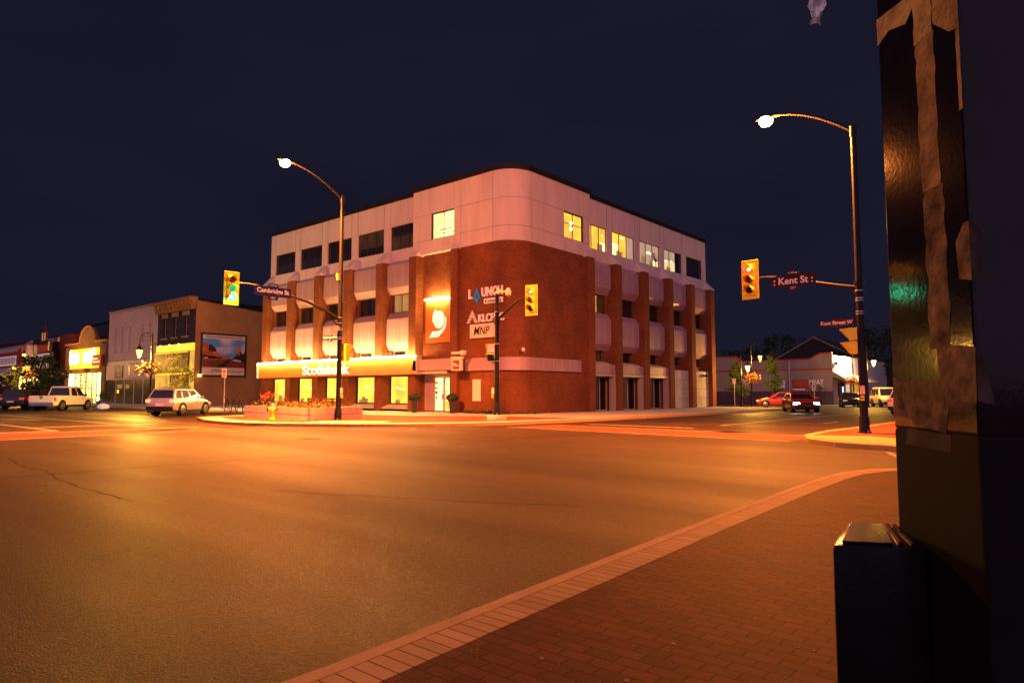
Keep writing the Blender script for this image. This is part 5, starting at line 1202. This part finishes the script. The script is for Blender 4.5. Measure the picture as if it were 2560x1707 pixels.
leaftree('small_tree', 'round leafy tree under the glaring lantern at the grey wall', -4.6, 45.5, 0, 5.0, 1.75, 2, ['leaf', 'leaf_olive'], 3000, .18, 41, 'small trees before the meat shop', 'cone', .07)
leaftree('small_tree', 'dark conical tree right of the flower basket at the grey wall', -.6, 45.8, 0, 5.6, 1.65, 2, ['leaf', 'leaf_dark'], 3000, .18, 42, 'small trees before the meat shop', 'cone', .07)
leaftree('small_tree', 'small low tree below the MEAT lettering', .6, 57.5, 0, 2.6, .9, 2, ['leaf', 'leaf_dark'], 320, .14, 43, 'small trees before the meat shop', 'round', .05)
leaftree('small_tree', 'leafy tree lit yellow beyond the awning at the right', 12.8, 62, 0, 6.4, 2.6, 2, ['leaf_olive', 'leaf'], 1100, .24, 44, 'small trees before the meat shop', 'round', .1)
parking_sign(-1.35, 37.0, 2.9, 'red and white parking sign on post before the round leafy tree', 0)
parking_sign(8.0, 32.0, 2.2, 'red and white parking sign on post before the lit corner of the meat shop', 0)

# ------------------------------------------------------------------ vehicles (local +x forward)
def car(name, label, cat, paint, loc, rz, kind='suv', L=4.6, W=1.86, H=1.68, tail='tail', head='head', group=None, rack=False):
    t = thing(name, label, cat, (0, 0, 0), group)
    hw = W/2; z0 = .0
    if kind == 'pickup': st = [(-.5, .42, 1.08, .95), (-.495, .4, 1.1, .97), (-.3, .34, 1.12, 1), (0, .34, 1.12, 1), (.22, .34, 1.12, 1), (.3, .34, 1.1, .99), (.42, .36, 1.06, .97), (.48, .4, .98, .93), (.5, .45, .85, .88)]; wb, wr = .63, .4
    elif kind == 'sedan': st = [(-.5, .4, .72, .84), (-.485, .32, .92, .92), (-.4, .24, .98, .98), (-.2, .2, .96, 1), (.05, .2, .94, 1), (.22, .2, .92, 1), (.36, .22, .86, .97), (.46, .27, .76, .91), (.5, .36, .6, .82)]; wb, wr = .59, .33
    else: st = [(-.5, .42, .85, .89), (-.49, .34, 1.04, .95), (-.42, .26, 1.1, .99), (-.2, .24, 1.1, 1), (.05, .24, 1.08, 1), (.2, .24, 1.06, 1), (.36, .27, .97, .97), (.46, .32, .86, .92), (.5, .42, .68, .84)]; wb, wr = .6, .385
    mb = MB(); ring = []
    for fx, zb, zt, fw in st:
        x = fx*L; w = hw*fw; zm = zb+(zt-zb)*.55
        half = [(0, zb), (w*.86, zb), (w*.97, zb+.1), (w, zm), (w*.985, zt-.1), (w*.93, zt-.015), (w*.7, zt+.015), (0, zt+.03)]
        ring.append([(x, y, z) for y, z in half]+[(x, -y, z) for y, z in half[-2:0:-1]])
    n = len(ring[0]); vs = [p for r_ in ring for p in r_]
    fs = [(i*n+j, i*n+(j+1) % n, (i+1)*n+(j+1) % n, (i+1)*n+j) for i in range(len(ring)-1) for j in range(n)]+[tuple(range(n)), tuple(range((len(ring)-1)*n, len(ring)*n))]
    mb.add(vs, fs, paint)
    # cabin
    if kind == 'pickup': bx, tx, zb_ = (-.1*L, .275*L), (-.065*L, .15*L), 1.1
    elif kind == 'sedan': bx, tx, zb_ = (-.39*L, .24*L), (-.22*L, .06*L), .94
    else: bx, tx, zb_ = (-.475*L, .25*L), (-.40*L, .09*L), 1.03
    bw, tw = hw*.925, hw*.74
    zt_ = H-.05
    bq = [(bx[0], -bw, zb_), (bx[1], -bw, zb_), (bx[1], bw, zb_), (bx[0], bw, zb_)]
    tq = [(tx[0], -tw, zt_), (tx[1], -tw, zt_), (tx[1], tw, zt_), (tx[0], tw, zt_)]
    mb.frust(bq, tq, paint)
    mb.frust([(tx[0], -tw, zt_), (tx[1], -tw, zt_), (tx[1], tw, zt_), (tx[0], tw, zt_)], [(tx[0]+.18, -tw*.85, H), (tx[1]-.2, -tw*.85, H), (tx[1]-.2, tw*.85, H), (tx[0]+.18, tw*.85, H)], paint)
    mb.build('body', t, smooth=True)
    def side(sy, u0, u1, v0, v1, m, nm, u0t=None, u1t=None, off=.012):
        u0t = u0 if u0t is None else u0t; u1t = u1 if u1t is None else u1t
        def pt(u, v):
            b = bx[0]+(bx[1]-bx[0])*u; tt = tx[0]+(tx[1]-tx[0])*u; w = bw+(tw-bw)*v
            return (b+(tt-b)*v, sy*(w+off), zb_+(zt_-zb_)*v)
        m_ = MB(); m_.quad([pt(u0, v0), pt(u1, v0), pt(u1t, v1), pt(u0t, v1)], m); return m_.build(nm, t, recalc=False)
    cols = {'pickup': [(.06, .47), (.53, .93)], 'sedan': [(.16, .46), (.5, .86)], 'suv': [(.06, .27), (.31, .58), (.62, .93)]}[kind]
    for sy in (-1, 1):
        for u0, u1 in cols: side(sy, u0, u1, .1, .88, 'car_glass', 'side_window')
    def endq(fr, m, nm):
        i = 1 if fr else 0; off = .014 if fr else -.014
        def pt(v, s_): 
            b = bx[i]; tt = tx[i]; w = (bw+(tw-bw)*v)*.88
            return (b+(tt-b)*v+off, s_*w, zb_+(zt_-zb_)*v)
        m_ = MB(); m_.quad([pt(.12, -1), pt(.12, 1), pt(.9, 1), pt(.9, -1)], m); m_.build(nm, t, recalc=False)
    endq(True, 'car_glass', 'windshield'); endq(False, 'car_glass', 'rear_window')
    # bumpers, lamps, plate
    zbmp = .62 if kind == 'pickup' else .52
    mb = MB(); mb.box(-L*.5-.06, -L*.5+.12, -hw*.9, hw*.9, zbmp-.17, zbmp+.06, 'chrome' if kind == 'pickup' else 'car_trim'); mb.build('rear_bumper', t, bevel=.03)
    mb = MB(); mb.box(L*.5-.12, L*.5+.05, -hw*.86, hw*.86, zbmp-.2, zbmp+.02, 'car_trim'); mb.build('front_bumper', t, bevel=.03)
    mb = MB(); mb.box(L*.5-.03, L*.5+.035, -hw*.45, hw*.45, zbmp+.05, zbmp+.22, 'car_trim'); mb.build('grille', t)
    mb = MB(); mb.box(-L*.5-.03, -L*.5+.02, -.26, .26, zbmp+.09, zbmp+.21, 'plate'); mb.build('licence_plate', t)
    zl = st[0][2]
    for sy in (-1, 1):
        mb = MB()
        if kind == 'pickup': mb.box(-L*.5-.015, -L*.5+.16, sy*hw*.97-.08, sy*hw*.97+.03, .78, 1.06, tail)
        else: mb.box(-L*.5-.005, -L*.5+.2, sy*hw*.82-.16, sy*hw*.82+.14, zl-.02, zl+.16, tail)
        mb.build('tail_light', t, bevel=.02)
        mb = MB(); mb.box(L*.5-.3, L*.5-.01, sy*hw*.72-.2, sy*hw*.72+.17, st[-1][2]-.02, st[-1][2]+.12, head); mb.build('headlight', t, bevel=.03)
        mb = MB(); mb.box(bx[1]-.42, bx[1]-.24, sy*(bw+.16)-.1, sy*(bw+.16)+.1, zb_+.02, zb_+.18, paint if kind != 'pickup' else 'car_trim'); mb.build('mirror', t, bevel=.03)
        for u in ((.02, .16) if kind == 'pickup' else (-.16, .06)):
            mb = MB(); mb.box(u*L, u*L+.16, sy*hw-.01 if sy > 0 else -hw-.025, sy*hw+.025 if sy > 0 else -hw+.01, .9, .93, 'car_trim' if kind != 'pickup' else 'chrome'); mb.build('door_handle', t)
        mb = MB(); mb.box(-wb*.36*L, wb*.36*L, sy*hw*.96-.03, sy*hw*.96+.03, st[3][1]-.02, st[3][1]+.12, 'car_trim'); mb.build('sill_trim', t)
    for sx in (-1, 1):
        for sy in (-1, 1):
            x = sx*wb/2*L+(.02*L if kind != 'pickup' else .0); y = sy*hw
            mb = MB(); m_ = [(x+(wr+.07)*math.cos(k*PI/12), y*1.008, wr+(wr+.07)*math.sin(k*PI/12)) for k in range(-1, 14)]
            mb.add(m_+[(p[0], y*.7, p[2]) for p in m_], [tuple(range(15)), tuple(range(29, 14, -1))]+[(i, 15+i, 16+i, i+1) for i in range(14)], 'car_trim'); mb.build('wheel_arch', t)
            mb = MB(); mb.cyl((x, y*1.02-sy*.24, wr), (x, y*1.02, wr), wr, wr*.97, 'tyre', 28); w = mb.build('wheel', t, smooth=True)
            mb = MB(); mb.cyl((x, y*1.02, wr), (x, y*1.02+sy*.012, wr), wr*.66, wr*.6, 'rim', 24)
            for k in range(6):
                a = k*PI/3; mb.cyl((x+math.cos(a)*wr*.36, y*1.02+sy*.008, wr+math.sin(a)*wr*.36), (x+math.cos(a)*wr*.36, y*1.02+sy*.02, wr+math.sin(a)*wr*.36), wr*.12, wr*.12, 'tyre', 8)
            mb.build('rim', w, smooth=True)
    if kind == 'pickup':
        mb = MB(); mb.box(-L*.49, bx[0]-.03, -hw*.86, hw*.86, 1.09, 1.145, 'car_trim'); mb.build('bed_liner', t)
        mb = MB(); mb.box(-L*.5-.02, -L*.5+.05, -hw*.9, hw*.9, .72, 1.16, paint); mb.build('tailgate', t, bevel=.02)
        mb = MB(); mb.cyl((-L*.5-.022, 0, 1.02), (-L*.5-.03, 0, 1.02), .1, .1, 'chrome', 16); mb.box(-L*.5-.03, -L*.5-.02, -.16, .16, 1.1, 1.15, 'car_trim'); mb.build('tailgate_handle', t)
        mb = MB()
        for sy in (-1, 1): mb.box(-L*.49, bx[0]-.02, sy*hw*.93-.05, sy*hw*.93+.05, 1.1, 1.18, paint)
        mb.build('bed_rail', t, bevel=.02)
    else:
        mb = MB(); mb.box(-L*.5+.01, -L*.5+.05, -hw*.5, hw*.5, zl+.02, zl+.06, 'chrome'); mb.build('trunk_trim', t)
    if rack:
        mb = MB()
        for sy in (-1, 1): mb.tube([(tx[0]+.2, sy*tw*.85, H), (tx[0]+.35, sy*tw*.87, H+.06), (tx[1]-.35, sy*tw*.87, H+.06), (tx[1]-.2, sy*tw*.85, H)], .02, 'chrome', 6)
        mb.build('roof_rail', t)
    return place(t, loc, rz)
M['car_yellowed'] = M['car_white']
def head_from(u_fwd_deg): return R(90+40.5)+R(u_fwd_deg)      # heading measured from the view direction
car('pickup_truck', 'white crew pickup truck parked at an angle before the lit restaurant', 'pickup truck', 'car_white', (-36.9, -13.2, 0), R(134), 'pickup', 5.6, 2.0, 1.95)
car('parked_suv', 'black SUV parked left of the white pickup truck', 'car', 'car_black', (-43.3, -14.2, 0), R(140), 'suv', 4.6, 1.9, 1.72)
car('parked_car', 'pale car behind the black SUV at the left edge of the photo', 'car', 'car_white', (-48.5, -15.8, 0), R(140), 'sedan', 4.5, 1.8, 1.5)
car('silver_suv', 'silver SUV seen from behind on the street beside the bike rack', 'car', 'car_silver', (-17.6, -12.2, 0), R(126), 'suv', 4.4, 1.86, 1.7, tail='tail_on', rack=True)
car('red_car', 'red car with lit headlights on the far side street before the grey wall', 'car', 'car_red', (10.3, 20.6, 0), R(-60), 'sedan', 4.5, 1.82, 1.42, head='head_on')
car('parked_convertible', 'dark red sedan parked behind the parking sign below the MEAT lettering', 'car', 'car_red', (4.2, 34.5, 0), R(200), 'sedan', 4.4, 1.8, 1.5)
car('parked_jeep', 'white boxy off-road car facing the camera behind the right signal pole', 'car', 'car_white', (11.2, 44.0, 0), R(-62), 'suv', 4.2, 1.9, 1.95)
car('parked_suv', 'white SUV cut off by the black post at the right', 'car', 'car_white', (18.3, 18.2, 0), R(80), 'suv', 4.7, 1.9, 1.7)
car('parked_car', 'black car parked at the awning behind the right signal pole', 'car', 'car_black', (8.8, 40.6, 0), R(-70), 'sedan', 4.5, 1.8, 1.45)

# ------------------------------------------------------------------ black post and box at the camera
_rz = Matrix.Rotation(R(1.0), 3, 'Z'); nL = _rz @ Vector((-.794, -.608, 0)); nR = _rz @ Vector((.608, -.794, 0)); Cn = Vector((26.459, -29.408, 0)); sW = .37
post = thing('signal_post', 'tall square black steel post covered in torn tape at the right edge', 'post', (Cn.x, Cn.y, .13))
pc = [Cn, Cn-nR*sW, Cn-nR*sW-nL*sW, Cn-nL*sW]
mb = MB(); mb.prism([(p.x, p.y) for p in pc], 1.33, 3.4, 'post_metal'); mb.build('post', post, bevel=.008)
mb = MB(); mb.prism([(p.x, p.y) for p in pc], .13, 1.331, 'post_matte'); mb.build('post_base', post, bevel=.008)  # same post, dulled here in the material to lose the road's reflection
rnd = random.Random(4)
def tape(face, s0, z0, pts_up, m='tape', off=.0007):
    """irregular strip on a face: list of (s, z) outline; s from the far edge 0 to the corner 1"""
    mb = MB()
    def q(s, z, o):
        p = (Cn-nR*sW*(1-s)+nL*o) if face == 'L' else (Cn-nL*sW*(s)+nR*o)
        return (p.x, p.y, z)
    n = len(pts_up); vs = [q(s, z, off+rnd.uniform(0, .0006)) for s, z in pts_up]+[q(s, z, .0002) for s, z in pts_up]
    mb.add(vs, [tuple(range(n))]+[(i, n+i, n+(i+1) % n, (i+1) % n) for i in range(n)], m); return mb.build('tape_strip', post, recalc=False)
def ragged(s0, s1, z0, z1, n=14, j=.03, taper=0):
    l, r_ = [], []
    for k in range(n+1):
        z = z0+(z1-z0)*k/n; l.append((s0+rnd.uniform(-j, j)+taper*(1-k/n), z)); r_.append((s1+rnd.uniform(-j, j)-taper*(1-k/n), z))
    return l+r_[::-1]
tape('L', 0, 0, ragged(.5, .72, 2.352, 2.5, 8, .01))
tape('L', 0, 0, ragged(.51, .73, 1.95, 2.351, 16, .012), 'tape_mid')
tape('L', 0, 0, ragged(.53, .76, 1.54, 1.949, 16, .016), 'tape_old')
tape('L', 0, 0, [(.0, 2.449), (.17, 2.463), (.4, 2.434), (.5, 2.46), (.5, 2.5), (.17, 2.52), (.0, 2.53)])
tape('L', 0, 0, [(.73, 2.365), (.9, 2.31), (1., 2.30), (1., 2.45), (.73, 2.45)], 'tape_mid')
tape('L', 0, 0, ragged(.965, 1.0, 2.1, 2.3, 10, .003), 'tape_mid')
tape('L', 0, 0, [(.0, 1.365), (.25, 1.36), (.3, 1.345), (.66, 1.33), (.7, 1.4), (.64, 1.462), (.5, 1.455), (.36, 1.465), (.2, 1.46), (.02, 1.475)], 'tape_old')
tape('L', 0, 0, [(.62, 1.468), (.66, 1.41), (.99, 1.405), (1.0, 1.535), (.8, 1.545), (.6, 1.54)], 'tape_old')
tape('L', 0, 0, [(.15, 1.29), (.7, 1.285), (.71, 1.325), (.2, 1.335)], 'tape_dark')
tape('L', 0, 0, [(.88, 1.7), (1., 1.69), (1., 1.83), (.95, 1.83), (.86, 1.79)], 'tape_old')
tape('R', 0, 0, [(.0, 1.69), (.06, 1.7), (.07, 1.825), (.0, 1.83)], 'tape_dark')  # right-face pieces use the darker copy: that face's weaker light painted in
tape('R', 0, 0, [(.0, 1.41), (.1, 1.4), (.06, 1.5), (.0, 1.535)], 'tape_dark')
for s, z, a in ((.45, 1.66, .5), (.78, 1.65, .2), (.4, 1.6, -.2)):
    mb = MB(); p = Cn-nR*sW*(1-s)+nL*.001; q = Cn-nR*sW*(1-s-.14)+nL*.001
    mb.tube([(p.x, p.y, z), ((p.x+q.x)/2, (p.y+q.y)/2, z+.008), (q.x, q.y, z-.006)], .0008, 'tape_old', 4); mb.build('scratch', post)
bx_ = thing('utility_box', 'black steel box with hinged lid standing before the tall taped post', 'utility box', (26.1, -29.5, .13))
fw = Vector((-.65, .76, 0)); rt = Vector((.76, .65, 0)); cam0 = Vector((26.654, -31.28, 0))
def bp_(f_, r_): v = cam0+fw*f_+rt*r_; return (v.x, v.y)
poly = [bp_(1.80, .838), bp_(1.755, 1.06), bp_(2.02, 1.145), bp_(2.12, 1.04)]
mb = MB(); mb.prism(poly, .13, 1.035, 'box_metal'); mb.build('box', bx_, bevel=.018, smooth=True)
mb = MB()
a, b, c, d = [Vector(p) for p in poly]
def lp_(u, v): return (a+(b-a)*u)*(1-v)+(d+(c-d)*u)*v
mb.prism([lp_(.1, .06), lp_(.66, .06), lp_(.66, .94), lp_(.1, .94)], 1.0345, 1.04, 'box_metal'); mb.build('lid', bx_, bevel=.002)
mb = MB()
for u in (.74, .88): q0, q1 = lp_(u, .04), lp_(u, .95); mb.cyl((q0.x, q0.y, 1.038), (q1.x, q1.y, 1.038), .007, .007, 'post_metal', 10)
mb.build('lid_hinge', bx_, smooth=True)
poly2 = [bp_(1.76, 1.085), bp_(1.72, 1.24), bp_(1.98, 1.24), bp_(2.02, 1.155)]
mb = MB(); mb.prism(poly2, .13, 1.02, 'box_metal'); mb.build('box_side', bx_, bevel=.012)
# scrap of torn plastic hanging from a wire bracket on the post
sc = thing('torn_plastic', 'scrap of torn pale plastic hanging at the top edge of the photo', 'litter', (25.85, -29.4, 2.5))
w0 = cam0+fw*1.9+rt*.9
mb = MB(); g = []
for i in range(5):
    for j in range(6):
        u = -.026+i*.013; z = 2.60-j*.0185
        k = w0+rt*(u*(1-.08*j)+.004*math.sin(j*2+i)-.002*j)+fw*(.008*math.sin(i*2.1+j*1.3))
        g.append((k.x, k.y, z+(.006*math.sin(i*3) if j == 5 else 0)))
mb.add(g, [(i*6+j, i*6+j+1, (i+1)*6+j+1, (i+1)*6+j) for i in range(4) for j in range(5)], 'plastic'); mb.build('plastic_sheet', sc, recalc=False, smooth=True)
mb = MB(); e_ = Cn-nR*.2+nL*.0
mb.tube([(w0.x, w0.y, 2.6), (w0.x+.1, w0.y+.05, 2.66), (e_.x, e_.y, 2.68)], .003, 'black_metal', 5); mb.build('wire', sc)
# small litter on the pavers
for i, (x, y, lb) in enumerate(((24.55, -28.6, 'dry curled leaf scrap on the red pavers nearest the buff border'), (24.95, -28.0, 'small dry leaf lying farther along on the red pavers'), (25.0, -28.55, 'tiny pale leaf scrap on the pavers nearest the black box'))):
    mb = MB(); mb.add([(x-.015, y, .131), (x, y-.006, .137), (x+.017, y+.002, .132), (x+.002, y+.007, .14)], [(0, 1, 2, 3)], 'tape')
    tag(mb.build('leaf_scrap', recalc=False), lb, 'leaf')
mb = MB(); rnd = random.Random(77)
for k in range(420):
    x, y = rnd.uniform(24.2, 26.4), rnd.uniform(-29.4, -22); r = rnd.uniform(.0015, .0045)
    mb.add([(x-r, y-r*.6, .1305), (x+r, y-r, .1305), (x+r*.7, y+r, .1305), (x, y, .1305+r)], [(0, 1, 3), (1, 2, 3), (2, 0, 3)], 'kerbstone' if k % 3 else 'tape')
tag(mb.build('grit'), 'pale grit and crumbs scattered over the red pavers', 'grit', kind='stuff')
# the street lamp of the near corner, behind the camera: it lights the pavers and glints in the post
bl = thing('street_lamp', 'black street lamp on the near corner behind the camera', 'street lamp', (29.5, -33.5, .13))
mb = MB(); mb.cyl((29.5, -33.5, .13), (29.5, -33.5, 10.9), .13, .085, 'black_metal', 14); mb.build('pole', bl, smooth=True)
cobra(bl, 29.5, -33.5, 10.9, 26.6, -33.2, 11.6, LAMPP*.004)

# ------------------------------------------------------------------ night sky
w = bpy.data.worlds.new('World'); S.world = w; w.use_nodes = True
N, Lk = w.node_tree.nodes, w.node_tree.links
bg = N['Background']
tc = N.new('ShaderNodeTexCoord')
dt = N.new('ShaderNodeVectorMath'); dt.operation = 'DOT_PRODUCT'
gdir = Vector((.62, -.7, .3)).normalized()          # afterglow behind the camera
dt.inputs[1].default_value = gdir
nm = N.new('ShaderNodeVectorMath'); nm.operation = 'NORMALIZE'
Lk.new(tc.outputs['Generated'], nm.inputs[0]); Lk.new(nm.outputs[0], dt.inputs[0])
rp = N.new('ShaderNodeValToRGB')
rp.color_ramp.elements[0].position = .34; rp.color_ramp.elements[0].color = (.0095, .009, .0215, 1)
rp.color_ramp.elements[1].position = 1.0; rp.color_ramp.elements[1].color = (.44, .31, .52, 1)
e2 = rp.color_ramp.elements.new(.6); e2.color = (.05, .037, .085, 1)
mr = N.new('ShaderNodeMapRange'); mr.inputs['From Min'].default_value = -1; mr.inputs['From Max'].default_value = 1
Lk.new(dt.outputs['Value'], mr.inputs[0]); Lk.new(mr.outputs[0], rp.inputs[0])
cl = N.new('ShaderNodeTexNoise'); cl.inputs['Scale'].default_value = 2.2; cl.inputs['Detail'].default_value = 4
mpp = N.new('ShaderNodeMapping'); mpp.inputs['Scale'].default_value = (1, 1, 3.5); Lk.new(nm.outputs[0], mpp.inputs[0]); Lk.new(mpp.outputs[0], cl.inputs['Vector'])
m2 = N.new('ShaderNodeMapRange'); m2.inputs['From Min'].default_value = .35; m2.inputs['From Max'].default_value = .7; m2.inputs['To Min'].default_value = .88; m2.inputs['To Max'].default_value = 1.18
Lk.new(cl.outputs['Fac'], m2.inputs[0])
Lk.new(rp.outputs[0], bg.inputs['Color']); Lk.new(m2.outputs[0], bg.inputs['Strength'])

# ------------------------------------------------------------------ camera and render
cd = bpy.data.cameras.new('camera'); cam = bpy.data.objects.new('camera', cd); COL.objects.link(cam)
cam.location = (26.6544, -31.2804, 1.43); cam.rotation_euler = (PI/2+.07553, 0, .70751)
cd.sensor_width = 36; cd.lens = 23.68; cd.clip_start = .05; cd.clip_end = 4000
S.camera = cam
S.view_settings.view_transform = 'Standard'; S.view_settings.look = 'None'; S.view_settings.gamma = 1; S.view_settings.exposure = 0
S.render.engine = 'CYCLES'
S.cycles.use_denoising = True
S.cycles.max_bounces = 6; S.cycles.sample_clamp_indirect = 8
bpy.context.view_layer.update()
